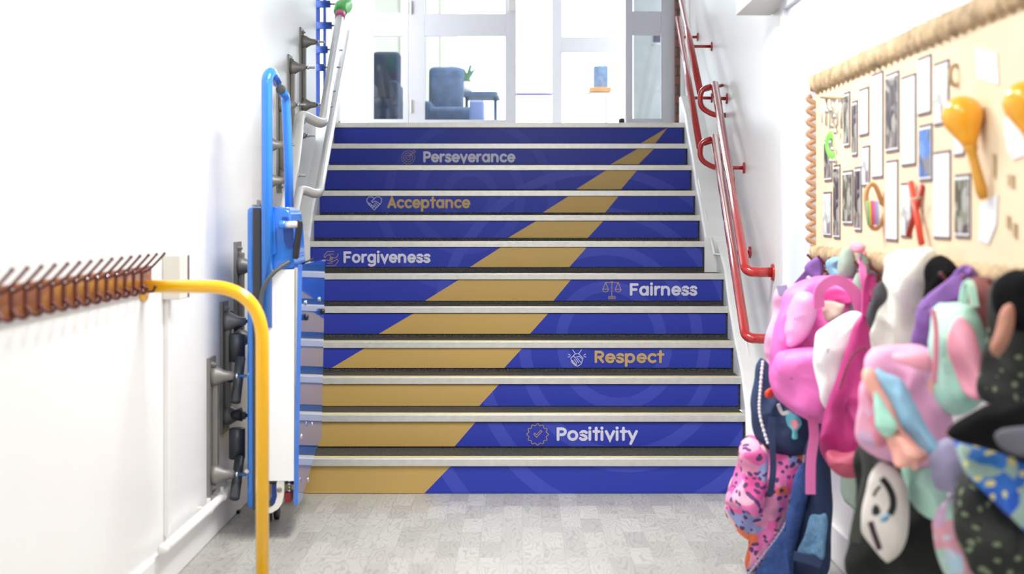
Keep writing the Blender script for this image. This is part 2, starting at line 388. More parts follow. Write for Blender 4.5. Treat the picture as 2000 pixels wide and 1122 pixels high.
def build_room():
    bm = BM(); box(bm, XL(0)-.05, 1.25, -3, ZN[0]+.02, -.06, 0)
    struct(build('floor', bm, M['floor'], base=(0, 0, 0)))
    bm = BM(); box(bm, -3.2, 3.2, ZN[11]+.06, 18, TOP-.25, TOP-.003)
    struct(build('floor', bm, mat('landing_grey_vinyl', (.55, .54, .52), .35)))
    # left wall, ends at the landing
    bm = BM()
    hexa(bm, [(-1.28, -3, -.06), (-1.28, 5.9, -.06), (-1.45, 5.9, -.06), (-1.45, -3, -.06), (-1.28, -3, 2.95), (-1.28, 5.9, 2.95), (-1.45, 5.9, 2.95), (-1.45, -3, 2.95)])
    x2 = XL(8.6)
    hexa(bm, [(-1.28, 5.9, -.06), (x2, 8.6, -.06), (x2-.15, 8.6, -.06), (-1.45, 5.9, -.06), (-1.28, 5.9, 4.5), (x2, 8.6, 4.5), (x2-.15, 8.6, 4.5), (-1.45, 5.9, 4.5)])
    struct(build('wall_left', bm, M['wall']))
    bm = BM()
    hexa(bm, [(1.20, -3, -.06), (1.35, -3, -.06), (1.35, 5.9, -.06), (1.20, 5.9, -.06), (1.20, -3, 2.95), (1.35, -3, 2.95), (1.35, 5.9, 2.95), (1.20, 5.9, 2.95)])
    x2 = XR(10.4)
    hexa(bm, [(1.20, 5.9, -.06), (1.35, 5.9, -.06), (x2+.15, 10.4, -.06), (x2, 10.4, -.06), (1.20, 5.9, 4.5), (1.35, 5.9, 4.5), (x2+.15, 10.4, 4.5), (x2, 10.4, 4.5)])
    struct(build('wall_right', bm, M['wall']))
    bm = BM(); box(bm, -1.45, 1.36, -3, 5.9, 2.9, 3.0); box(bm, -1.7, 1.62, 5.9, 6.0, 2.9, 4.6)
    struct(build('ceiling', bm, M['ceil']))
    bm = BM(); box(bm, -3.2, 3.2, 6.0, 16.0, 4.5, 4.6)
    struct(build('ceiling', bm, M['ceil']))
    # skirtings
    bm = BM(); box(bm, -1.28, -1.262, -3, 5.88, 0, .135, .004)
    struct(build('baseboard_left', bm, M['wall']))
    bm = BM(); box(bm, 1.182, 1.2, -3, 5.88, 0, .135, .004)
    struct(build('baseboard_right', bm, M['wall']))
    bm = BM(); box(bm, -1.45, 1.35, -3.1, -3, -.06, 3.0)  # unseen end wall, added to keep sky light off the risers
    struct(build('wall_back_light_block', bm, M['wallm']))
    # landing back wall around the glazed screen
    bm = BM()
    box(bm, -3.2, (722-VX)*ZS/F, ZS, ZS+.1, TOP, 4.5)
    struct(build('wall_landing_left', bm, M['wallm']))
    bm = BM(); box(bm, (1318-VX)*ZS/F+.0, (1327-VX)*ZS/F, ZS-.06, ZS+.1, TOP, 4.5)
    struct(build('wall_brick_pier', bm, M['brick']))
    bm = BM(); box(bm, (1327-VX)*ZS/F, 3.2, ZS+.42, ZS+.5, TOP, 4.5)
    struct(build('wall_landing_right', bm, M['wallm']))
    # lobby beyond the screen: cream panelled wall at the left, bright glazing elsewhere
    bm = BM(); box(bm, -3.2, (893-VX)*14.5/F, 14.5, 14.6, TOP, 4.5)
    for i, x in enumerate((-1.75, -1.42, -1.12, -.95)): box(bm, x, x+.02, 14.47, 14.5, TOP, 4.5)
    box(bm, -3.2, -.76, 14.46, 14.5, TOP+.62, TOP+.66)
    struct(build('wall_lobby', bm, M['cream']))
    bm = BM(); box(bm, -3.2, -3.1, ZS, 14.5, TOP, 4.5)
    struct(build('wall_lobby_left', bm, M['cream']))
    bm = BM(); box(bm, .985, 1.75, 11.0, 11.05, TOP, 4.2)
    r = build('door_3', bm, mat('pale_grey_green_door', (.66, .70, .69), .25)); struct(r)
    bm = BM(); tube(bm, fillet([P(1274, 88, 10.97), P(1277, 86, 10.93), P(1291, 86, 10.93)], .01, 4), .010, 10); build('handle', bm, M['alu'], r, True)
    bm = BM(); box(bm, xpx(1277, 10.98), xpx(1296, 10.98), 10.985, 11.0, zpx(82, 11), zpx(62, 11)); build('notice', bm, mat('dark_violet_panel', (.14, .12, .2), .5), r)
build_room()

def framed(name, x0, x1, panes, Z, m, th=.045, kind='structure', par=None, hinges=(), handle=None):
    """a glazed leaf from pixel x0 to x1; panes are (px0, px1, pytop, pybot) openings"""
    r = bpy.data.objects.new(name, None); COL.objects.link(r); r.location = (xpx((x0+x1)/2, Z), Z, TOP); r[ 'kind'] = 'structure'
    X0, X1 = xpx(x0, Z), xpx(x1, Z); z0 = TOP; z1 = TOP+2.1
    bm = BM(); px0, px1 = xpx(panes[0][0], Z), xpx(panes[0][1], Z)
    box(bm, X0, px0, Z, Z+th, z0, z1, .003); box(bm, px1, X1, Z, Z+th, z0, z1, .003)
    prev = z0; zs = []
    for (a, b, yt, yb) in panes: zs.append((zpx(yb, Z), z1-.1 if yt is None else zpx(yt, Z)))
    for (zb, zt) in zs:
        box(bm, px0, px1, Z, Z+th, prev, zb); prev = zt
    box(bm, px0, px1, Z, Z+th, prev, z1)
    build(name+'_frame' if False else 'frame', bm, m, r)
    for (zb, zt) in zs:
        bm = BM(); box(bm, px0, px1, Z+th*.4, Z+th*.55, zb, zt); build('glass_pane', bm, M['glass'], r)
    for (hx, hy) in hinges:
        bm = BM(); tube(bm, [P(hx, hy-13, Z-.01), P(hx, hy+13, Z-.01)], .008, 10); box(bm, xpx(hx, Z)-.02, xpx(hx, Z)+.02, Z-.004, Z, zpx(hy+12, Z), zpx(hy-12, Z)); build('hinge', bm, M['alu'], r)
    if handle:
        bm = BM(); box(bm, xpx(handle[0], Z)-.03, xpx(handle[0], Z)+.03, Z-.02, Z, zpx(handle[1], Z)-.05, zpx(handle[1], Z)+.12, .004)
        build('handle_plate', bm, M['offwhite'], r)
    return r
framed('window_1', 722, 798, [(729, 788, 70, 233), (729, 788, -160, 25)], ZS, M['wframe'])
framed('door_1', 799, 1008, [(829, 987, 70, 234), (829, 987, -160, 27)], ZS, M['wframe'], hinges=((803, 15), (803, 208)), handle=(1000, 10))
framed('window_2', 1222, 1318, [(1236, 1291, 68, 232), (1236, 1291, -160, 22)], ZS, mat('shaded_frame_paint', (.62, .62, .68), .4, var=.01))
framed('window_3', 1078, 1222, [(1098, 1212, 103, 262), (1098, 1212, -120, 72)], 11.6, M['wframe'])
bm = BM(); box(bm, -1.3, 1.3, ZS, ZS+.1, TOP+2.1, TOP+2.2); box(bm, -1.3, 1.3, ZS+.02, ZS+.08, TOP+2.2, 4.5)
struct(build('trim_1', bm, M['wframe']))
bm = BM(); tube(bm, [P(1008, 184, 11.7), P(1080, 184, 11.7)], .018, 12); o = build('push_bar', bm, mat('lilac_grey_bar', (.36, .34, .60), .3))
tag(o, 'lilac grey horizontal push bar seen through the open doorway', 'bar')

# right hand side doorway in the corridor wall
def side_door():
    r = bpy.data.objects.new('door_2', None); COL.objects.link(r); r.location = (1.19, 5.3, 0); r['kind'] = 'structure'
    bm = BM()
    box(bm, 1.165, 1.2, 5.56, 5.62, 0, 2.24, .003); box(bm, 1.165, 1.2, 5.05, 5.10, 0, 2.24, .003); box(bm, 1.165, 1.2, 5.05, 5.62, 2.24, 2.30, .003)
    build('architrave', bm, M['wframe'], r)
    bm = BM(); box(bm, 1.185, 1.2, 5.10, 5.56, 0, 2.24); build('door_leaf', bm, mat('pale_blue_white_door', (.80, .88, .92), .35, var=.01), r)
side_door()

# ------------------------------------------------------------------ rounded stroke lettering
def arc(cx, cy, rx, ry, a0, a1, n=14):
    return [(cx+rx*math.cos(math.radians(a0+(a1-a0)*i/n)), cy+ry*math.sin(math.radians(a0+(a1-a0)*i/n))) for i in range(n+1)]
def circ(cx, cy, rx, ry=None, n=22): return arc(cx, cy, rx, ry or rx, 0, 360, n)
GL = {
 'F': ([[(.1, .1), (.1, .9), (.56, .9)], [(.1, .5), (.48, .5)]], .70),
 'o': ([circ(.37, .4, .27, .3)], .80),
 'r': ([[(.1, .1), (.1, .7)], arc(.38, .42, .28, .28, 180, 90)], .50),
 'g': ([circ(.36, .4, .26, .3), [(.63, .7), (.63, -.02)] + arc(.36, -.02, .27, .2, 0, -140)[1:]], .82),
 'i': ([[(.1, .1), (.1, .7)], [(.1, .955), (.1, .965)]], .30),
 'v': ([[(.08, .7), (.33, .1), (.58, .7)]], .70),
 'e': ([[(.1, .4), (.62, .4)] + arc(.36, .4, .27, .3, 0, 312, 20)], .76),
 'n': ([[(.1, .1), (.1, .7)], arc(.345, .45, .245, .25, 180, 0) + [(.59, .1)]], .79),
 's': ([[(.47, .62), (.36, .705), (.2, .70), (.105, .6), (.13, .48), (.28, .41), (.43, .33), (.47, .2), (.37, .105), (.19, .1), (.07, .19)]], .60),
 'P': ([[(.1, .1), (.1, .9), (.36, .9)] + arc(.36, .68, .22, .22, 90, -90)[1:] + [(.1, .46)]], .70),
 'a': ([circ(.36, .4, .26, .3), [(.63, .7), (.63, .1)]], .82),
 'c': ([arc(.36, .4, .27, .3, 48, 312, 20)], .68),
 'A': ([[(.08, .1), (.38, .9), (.68, .1)], [(.2, .34), (.56, .34)]], .82),
 'p': ([[(.1, .7), (.1, -.2)], circ(.38, .4, .26, .3)], .82),
 't': ([[(.22, .95), (.22, .1)], [(.06, .7), (.4, .7)]], .50),
 'R': ([[(.1, .1), (.1, .9), (.36, .9)] + arc(.36, .69, .22, .21, 90, -90)[1:] + [(.1, .48)], [(.33, .46), (.58, .1)]], .74),
 'y': ([[(.08, .7), (.33, .12)], [(.58, .7), (.2, -.2)]], .68),
}
LAYER = [0]
def stroke(bm, line, w, y, depth=.0015):
    """flat ribbon with round ends, standing a hair in front of the plane of a riser"""
    pts = [Vector((line[0][0], 0, line[0][1]))]
    for p in line[1:]:
        q = Vector((p[0], 0, p[1]))
        if (q-pts[-1]).length > 1e-6: pts.append(q)
    LAYER[0] = (LAYER[0]+1) % 12
    yy = y-LAYER[0]*1.2e-4
    def face(vs):
        a = sum((vs[i].co.x*vs[(i+1) % len(vs)].co.z-vs[(i+1) % len(vs)].co.x*vs[i].co.z) for i in range(len(vs)))
        bm.faces.new(vs if a > 0 else vs[::-1])
    def disc(p, dy): face([bm.verts.new((p.x+w*math.cos(2*PI*k/18), yy+dy, p.z+w*math.sin(2*PI*k/18))) for k in range(18)])
    if (pts[0]-pts[-1]).length < w*.5 and len(pts) == 2: w *= 1.12; disc(pts[0], 0); return
    n = len(pts); closed = (pts[0]-pts[-1]).length < 1e-5; rows = []
    for i, p in enumerate(pts):
        a = pts[i-1] if i else (pts[-2] if closed else p); b = pts[i+1] if i < n-1 else (pts[1] if closed else p)
        d1 = (p-a).normalized() if (p-a).length > 0 else None; d2 = (b-p).normalized() if (b-p).length > 0 else None
        t = ((d1 or d2)+(d2 or d1)).normalized(); nn = Vector((-t.z, 0, t.x)); k = 1.0
        if d1 and d2:
            c = max(.35, d1.dot(t)); k = 1/c
            if d1.dot(d2) < .6: disc(p, -5e-5)
        rows.append((bm.verts.new((p.x+nn.x*w*k, yy, p.z+nn.z*w*k)), bm.verts.new((p.x-nn.x*w*k, yy, p.z-nn.z*w*k))))
    for a, b in zip(rows, rows[1:]): face([a[0], a[1], b[1], b[0]])
    if not closed: disc(pts[0], -3e-5); disc(pts[-1], -3e-5)
def word(text, x0, x1, ycap, ybase, Z, y, m, parent):
    adv = 0; lines = []
    for ch in text:
        ls, a = GL[ch]
        for l in ls: lines.append([(adv+q[0], q[1]) for q in l])
        adv += a
    adv -= .1
    X0, X1 = xpx(x0, Z), xpx(x1, Z); zb, zt = zpx(ybase, Z), zpx(ycap, Z)
    sx = (X1-X0)/adv; sz = (zt-zb); bm = BM()
    for l in lines: stroke(bm, [(X0+q[0]*sx, zb+q[1]*sz) for q in l], .105*sz, y)
    return build('lettering', bm, m, parent, recalc=False)
def icon(lines, cx, cy, size, Z, y, m, parent, w=.0016):
    """lines in a unit box -1..1, size in pixels for the half height"""
    X, z = xpx(cx, Z), zpx(cy, Z); s = size*Z/F; bm = BM()
    for l in lines: stroke(bm, [(X+q[0]*s, z+q[1]*s) for q in l], w, y)
    return build('icon', bm, m, parent, recalc=False)
I_TARGET = [circ(-.05, -.05, .95), circ(-.05, -.05, .64), circ(-.05, -.05, .33), [(-.05, -.05), (.6, .6)], [(.6, .6), (.6, .9), (.8, 1.05), (.82, .82), (1.05, .8), (.9, .6), (.6, .6)], [(.25, .25), (.28, .5)], [(.25, .25), (.5, .28)]]
I_HEART = [[(0, .62), (-.3, .92), (-.75, .9), (-1.08, .55), (-1.02, .1), (-.7, -.3), (0, -1.0), (.7, -.3), (1.02, .1), (1.08, .55), (.75, .9), (.3, .92), (0, .62)], [(0, .62), (-.4, .25), (-.25, .1), (.1, .3), (.35, .2), (.85, -.15)], [(-.85, .05), (-.6, -.1), (-.75, -.3)], [(-.6, -.1), (-.35, -.3), (-.5, -.5)], [(-.35, -.3), (-.1, -.55), (-.28, -.72)], [(.15, .1), (.6, -.35)], [(0, -.1), (.4, -.55)], [(-.1, -.3), (.2, -.75)]]
I_HANDS = [[(-1.05, .35), (-.9, .1), (-.5, .5), (-.15, .42), (-.1, .18), (.55, .05), (.75, .15), (1.0, .65)], [(-1.05, .35), (-.55, .95), (.4, .98)], [(-.3, .6), (.35, .6)], [(.95, -.3), (.8, -.1), (.45, -.35), (.05, -.45), (-.6, -.2), (-.8, -.25), (-1.05, -.65)], [(1.0, -.35), (.5, -1.05), (-.7, -1.05)], [(.2, -.65), (-.5, -.68)], circ(0, -.05, .2), [(-.08, 0), (0, -.12), (.08, 0)]]
I_SCALE = [[(0, .85), (0, -.7)], circ(0, .88, .08), [(-.75, .85), (-.08, .85)], [(.08, .85), (.75, .85)], [(-.7, .85), (-1.0, .1), (-.4, .1), (-.7, .85)], arc(-.7, .1, .32, .32, 180, 360), [(.7, .85), (1.0, .1), (.4, .1), (.7, .85)], arc(.7, .1, .32, .32, 180, 360), [(-.4, -.98), (-.34, -.7), (.34, -.7), (.4, -.98), (-.4, -.98)], [(-.26, -.85), (.26, -.85)], [(-1.02, .1), (-.38, .1)], [(.38, .1), (1.02, .1)]]
I_SHAKE = [[(-.55, 1.1), (-.2, .6), (-.75, .05)], [(.55, 1.1), (.2, .6), (.75, .05)], [(-.2, .6), (.2, .6)], [(-.4, .3), (-.25, .12), (.1, .25), (.3, .25), (.7, -.1)], [(-.75, .05), (-.6, -.5), (-.2, -.85), (.1, -.92), (.5, -.65), (.7, -.1)], [(-.35, -.1), (-.05, -.5)], [(-.15, 0), (.2, -.5)], [(.05, .05), (.45, -.45)], [(-.5, -.3), (-.3, -.6)], [(-1.1, .2), (-.85, .25)], [(-1.05, .55), (-.8, .42)], [(1.1, .2), (.85, .25)], [(1.05, .55), (.8, .42)], circ(-.4, -.55, .09), circ(-.15, -.7, .09), circ(-.58, -.3, .09)]
I_BADGE = [[((.92+.09*math.cos(12*a))*math.cos(a), (.92+.09*math.cos(12*a))*math.sin(a)) for a in [2*PI*i/120 for i in range(121)]], [(-.38, .02), (-.26, .12), (-.1, -.05), (.3, .38), (.4, .26), (-.1, -.28), (-.38, .02)]]
DECOR = {10: ('Perseverance', 827, 1005, 296, 317.5, 'letter', I_TARGET, 798, 307, 13.5, 'goldline'),
         8: ('Acceptance', 757, 917, 385, 407, 'goldline', I_HEART, 731, 397, 13.5, 'icon'),
         6: ('Forgiveness', 671, 839, 491.5, 514, 'letter', I_HANDS, 647, 505, 14, 'goldline'),
         5: ('Fairness', 1230, 1360, 553.7, 578, 'letter', I_SCALE, 1195, 567, 17.5, 'goldline'),
         3: ('Respect', 1161, 1295, 685.5, 709.7, 'goldline', I_SHAKE, 1127, 701, 16, 'icon'),
         1: ('Positivity', 1087, 1243, 835.5, 861.7, 'letter', I_BADGE, 1050, 849, 21, 'goldline')}
# gold stripe on each riser: top left, bottom left, top right, bottom right pixels
GOLD = {11: (1303, 1252, 1303.5, 1280), 10: (1245, 1193, 1277, 1247), 9: (1183, 1125, 1244, 1213), 8: (1110, 1060, 1208, 1182), 7: (1047, 992, 1178, 1148),
        6: (978, 918, 1146, 1112), 5: (896, 830, 1115, 1081), 4: (808, 740, 1071, 1035), 3: (712, 648, 1020, 985), 2: (None, None, 975, 936), 1: (None, None, 929, 888), 0: (None, None, 880, 829)}
RTOP = [911, 828, 754, 684, 615, 551, 487, 433, 385, 336, 293, 251]
RBOT = [965, 872.5, 793.5, 719, 652.5, 588, 522, 465, 415.5, 370, 321, 280]

def build_stairs():
    st = thing('staircase', 'blue and gold branded twelve step staircase with metal nosings leading up to the glazed doors', 'stairs', (0, ZN[0], 0))
    prev = 0.0
    for k in range(12):
        Z, h = ZN[k], HN[k]
        xr = xpx(XRE[k], Z); xl = XL(Z)+.001 if XLE[k] is None else xpx(XLE[k], Z)
        back = Z+GO+.04 if k < 11 else Z+.12
        bm = BM(); box(bm, xl, xr, Z+.012, back, prev-(.02 if k else 0), h-.003)
        s = build('step', bm, M['carpet'], st)
        yr = Z+.006
        bm = BM(); zt, zb = h-.036, zpx(RBOT[k], yr)
        if k == 0: zb = .002
        g = GOLD[k]; tl = xl if g[0] is None else xpx(g[0], yr); bl = xl if g[1] is None else xpx(g[1], yr); tr, br = xpx(g[2], yr), xpx(g[3], yr)
        def quad(a, b, c, d, mi):
            pts = [Vector((a, yr, zt)), Vector((b, yr, zb)), Vector((c, yr, zb)), Vector((d, yr, zt))]
            prism(bm, pts, (0, .005, 0), mi)
        e = 1e-4
        if g[0] is not None: quad(xl, xl, bl, tl, 0)
        quad(tl+e, bl+e, br, tr, 1); quad(tr+e, br+e, xr-.012, xr-.012, 0)
        build('riser_panel', bm, [M['riser'], M['gold']], s)
        bm = BM(); box(bm, xl, xr, Z-.004, Z+.004, h-.034, h, .0015); box(bm, xl, xr, Z+.004, Z+.045, h-.004, h+.001)
        build('nosing', bm, M['alu'], s)
        if k < 4:
            bm = BM(); box(bm, xl+.01, xr-.01, Z+.045, Z+.056, h-.003, h+.0025)
            build('nosing_strip', bm, mat('yellow_edge_strip', (.75, .58, .12), .5), s)['label'] = 'thin yellow strip behind the nosing'
        if k in DECOR:
            t, x0, x1, yc, yb, cm, ic, icx, icy, sz, im = DECOR[k]
            word(t, x0, x1, yc, yb, yr, yr-.0006, M[cm], s)
            icon(ic, icx, icy, sz, yr, yr-.0006, M[im], s, w=(.0011 if ic is I_TARGET else .0014) if im == 'goldline' else .0017)
        prev = h
build_stairs()

def stringers():
    # plastered side fills between the step ends and the walls, following the pitch
    def fill(name, k0, k1, side, lift):
        bm = BM(); rows = []
        ks = list(range(k0, k1))
        for k in ks+[k1]:
            kk = min(k, k1-1); Z = ZN[kk]+(k-kk)*(GO+.02)-(.012 if k == k0 else 0); h = HN[kk]+(k-kk)*.16
            xe = (xpx(XRE[kk], ZN[kk])-.001) if side > 0 else (xpx(XLE[kk], ZN[kk])+.001)
            w = XR(Z)+.03 if side > 0 else XL(Z)-.03
            e = lift*(1 if k > k0 else .4)
            hb = 0 if k0 == 0 else h-.4
            rows.append([bm.verts.new(p) for p in ((xe, Z, hb), (xe, Z, h+e), (xe+.012*side, Z, h+e+.012), (w, Z, h+e+.016), (w, Z, hb))])
        for a, b in zip(rows, rows[1:]):
            for q in range(5): bm.faces.new((a[q], a[(q+1) % 5], b[(q+1) % 5], b[q]))
        bm.faces.new(rows[0]); bm.faces.new(rows[-1][::-1])
        return struct(build(name, bm, M['plaster']))
    fill('trim_2', 0, 6, 1, .03)
    fill('trim_3', 6, 12, 1, .05)
    fill('trim_4', 6, 12, -1, .05)
    # slim raised edge along the wall above each right-hand fill
    bm = BM(); pts = [P(1340, 238, 8.9), P(1379, 421, 7.75), P(1395, 497, 7.42), P(1424, 500, 7.42), P(1452, 640, 6.75), P(1476, 772, 6.3), P(1492, 860, 6.05)]
    tube(bm, pts, .009, 8); struct(build('trim_5', bm, M['plaster'], smooth=True))
stringers()

# ------------------------------------------------------------------ red handrails
def flange(bm, c, n, r=.036):
    lathe(bm, c, n, [(0, r), (.008, r), (.010, r-.004), (.010, .001)], 20)
def red_rail(label, pts, brs, start_flange=None, end_hook=None, rad=.0215):
    r = thing('handrail', label, 'handrail', Vector(pts[0]))
    bm = BM(); tube(bm, fillet(pts, .055, 8), rad, 18); build('rail', bm, M['red'], r, True)
    if start_flange:
        bm = BM(); flange(bm, start_flange[0], (-1, 0, 0), .042)
        build('end_flange', bm, M['red'], r, True)
    for (p, w) in brs:                       # stand-off brackets: a cranked rod from rail to wall plate
        p = Vector(p); w = Vector(w)
        bm = BM(); mid = Vector((p.x+.012, p.y, w.z))
        tube(bm, fillet([p+Vector((0, 0, -rad*.6)), mid, w], .03, 6), .011, 10)
        b = build('bracket', bm, M['red'], r, True)
        bm = BM(); flange(bm, w, (-1, 0, 0), .033); build('wall_plate', bm, M['red'], b, True)
    return r
def lerp(a, b, t): return Vector(a)*(1-t)+Vector(b)*t
def wallpt(p, dz=-.06): return Vector((XR(p.y)-.001, p.y, p.z+dz))
# lower flight
for (yb, yt, lab, name) in ((532, 165, 'red wall handrail, higher of the pair on the lower part of the stairs', 'u'), (662, 268, 'red wall handrail, lower of the pair on the lower part of the stairs', 'l')):
    a = P(1457, yb, 5.95); b = P(1396, yt, 7.72)
    w = Vector((XR(a.y), a.y, a.z))
    hook = [b, b+Vector((-.07, -.03, -.02 if name == 'u' else -.02)), b+Vector((-.085, -.03, -.10)), b+Vector((-.03, -.03, -.165)), b+Vector((.06, -.02, -.165))]
    pts = [w, a, b]
    brs = []
    for t in ((.55, .97) if name == 'u' else (.42, .95)):
        q = lerp(a, b, t); brs.append((q, wallpt(q)))
    r = red_rail(lab, pts, brs, (w,), rad=.0245)
    for o in r.children:
        pass
    bm = BM(); tube(bm, fillet([b+Vector((0, .01, -.004)), b+Vector((-.085, .02, -.03)), b+Vector((-.09, .02, -.14)), b+Vector((.0, .02, -.19)), Vector((XR(b.y)-.002, b.y+.02, b.z-.19))], .05, 8), .017, 14)
    build('end_return', bm, M['red'], r, True)
# upper flight
for (p0, p1, lab, ts) in ((P(1368, 182, 7.75), P(1327, -18, 9.2), 'red wall handrail, higher of the pair on the upper part of the stairs', (.5,)),
                          (P(1367, 288, 7.75), P(1324, 36, 9.55), 'red wall handrail, lower of the pair on the upper part of the stairs', (.4, .9))):
    brs = []
    for t in ts:
        q = lerp(p0, p1, t); brs.append((q, wallpt(q)))
    r = red_rail(lab, [p0, p1], brs)
    bm = BM(); ball(bm, p1, .021); build('end_cap', bm, M['chrome'], r, True)
    # short level tube closing the gap to the wall, beside the return of the lower flight's rail
    w = Vector((XR(p0.y)-.002, p0.y+.10, p0.z+.03)); bm = BM(); tube(bm, [p0+Vector((0, .02, .012)), Vector((w.x, w.y, w.z+.03))], .011, 12); build('bracket', bm, M['red'], r, True)

# ------------------------------------------------------------------ silver lift rail with its wall supports
def silver():
    r = thing('lift_guide_rail', 'pair of silver guide tubes for the platform lift climbing the left wall', 'rail', P(560, 540, 6.1))
    up = [P(556, 425, 6.0), P(575, 320, 6.4), P(586, 222, 6.82), P(630, 244, 6.95), P(666, 20, 8.4)]
    lo = [P(553, 560, 6.0), P(571, 440, 6.4), P(585, 368, 6.75), P(622, 382, 6.85), P(679, 64, 9.0)]
    bm = BM(); tube(bm, fillet(up, .06, 6), .029, 20); build('upper_tube', bm, M['silver'], r, True)
    bm = BM(); tube(bm, fillet(lo, .06, 6), .026, 20); build('lower_tube', bm, M['silver'], r, True)
    for (x0, y0, x1, y1, z) in ((640, 98, 668, 98, 8.2), (634, 131, 664, 131, 8.0), (628, 178, 654, 178, 7.6), (622, 208, 648, 208, 7.4)):
        bm = BM(); tube(bm, [P(x0+12, y0, z), P(x1, y1, z+.1)], .0065, 8); build('tube_link', bm, M['steel'], r, True)
    for (Z, yt, yb, tips) in ((5.1, 697, 965, (735, 927)), (5.32, 588, 846, (628, 812)), (5.57, 472, 700, (520, 660)), (5.95, 400, 610, (450,)), (6.28, 240, 425, (283, 353)), (6.75, 178, 377, (205, 343)), (7.2, 108, 300, (132, 265)), (7.75, 55, 250, (82, 205))):
        x = XL(Z); zt, zb = zpx(yt, Z), zpx(yb, Z)
        bm = BM(); box(bm, x, x+.012, Z-.055, Z+.055, zb, zt, .003); box(bm, x+.012, x+.034, Z-.018, Z+.018, zb+.05, zt-.05, .004)
        s = build('support_plate', bm, M['steel'], r)
        for ty in tips:
            zc = zpx(ty, Z); bm = BM()
            lathe(bm, (x+.012, Z, zc), (1, 0, 0), [(0, .046), (.02, .040), (.05, .022), (.085, .016), (.088, .001)], 18)
            build('cone_mount', bm, M['steel'], s, True)
            bm = BM(); lathe(bm, (x+.095, Z, zc), (1, 0, 0), [(0, .008), (.012, .008), (.012, .012), (.02, .012), (.02, .007), (.055, .007)], 12)
            build('pin', bm, M['chrome'], s, True)
        for zz in (zt-.03, zb+.03):
            bm = BM(); lathe(bm, (x+.012, Z-.02, zz), (1, 0, 0), [(0, .011), (.012, .011), (.012, .006), (.02, .006)], 6); build('bolt', bm, M['steel'], s)
silver()

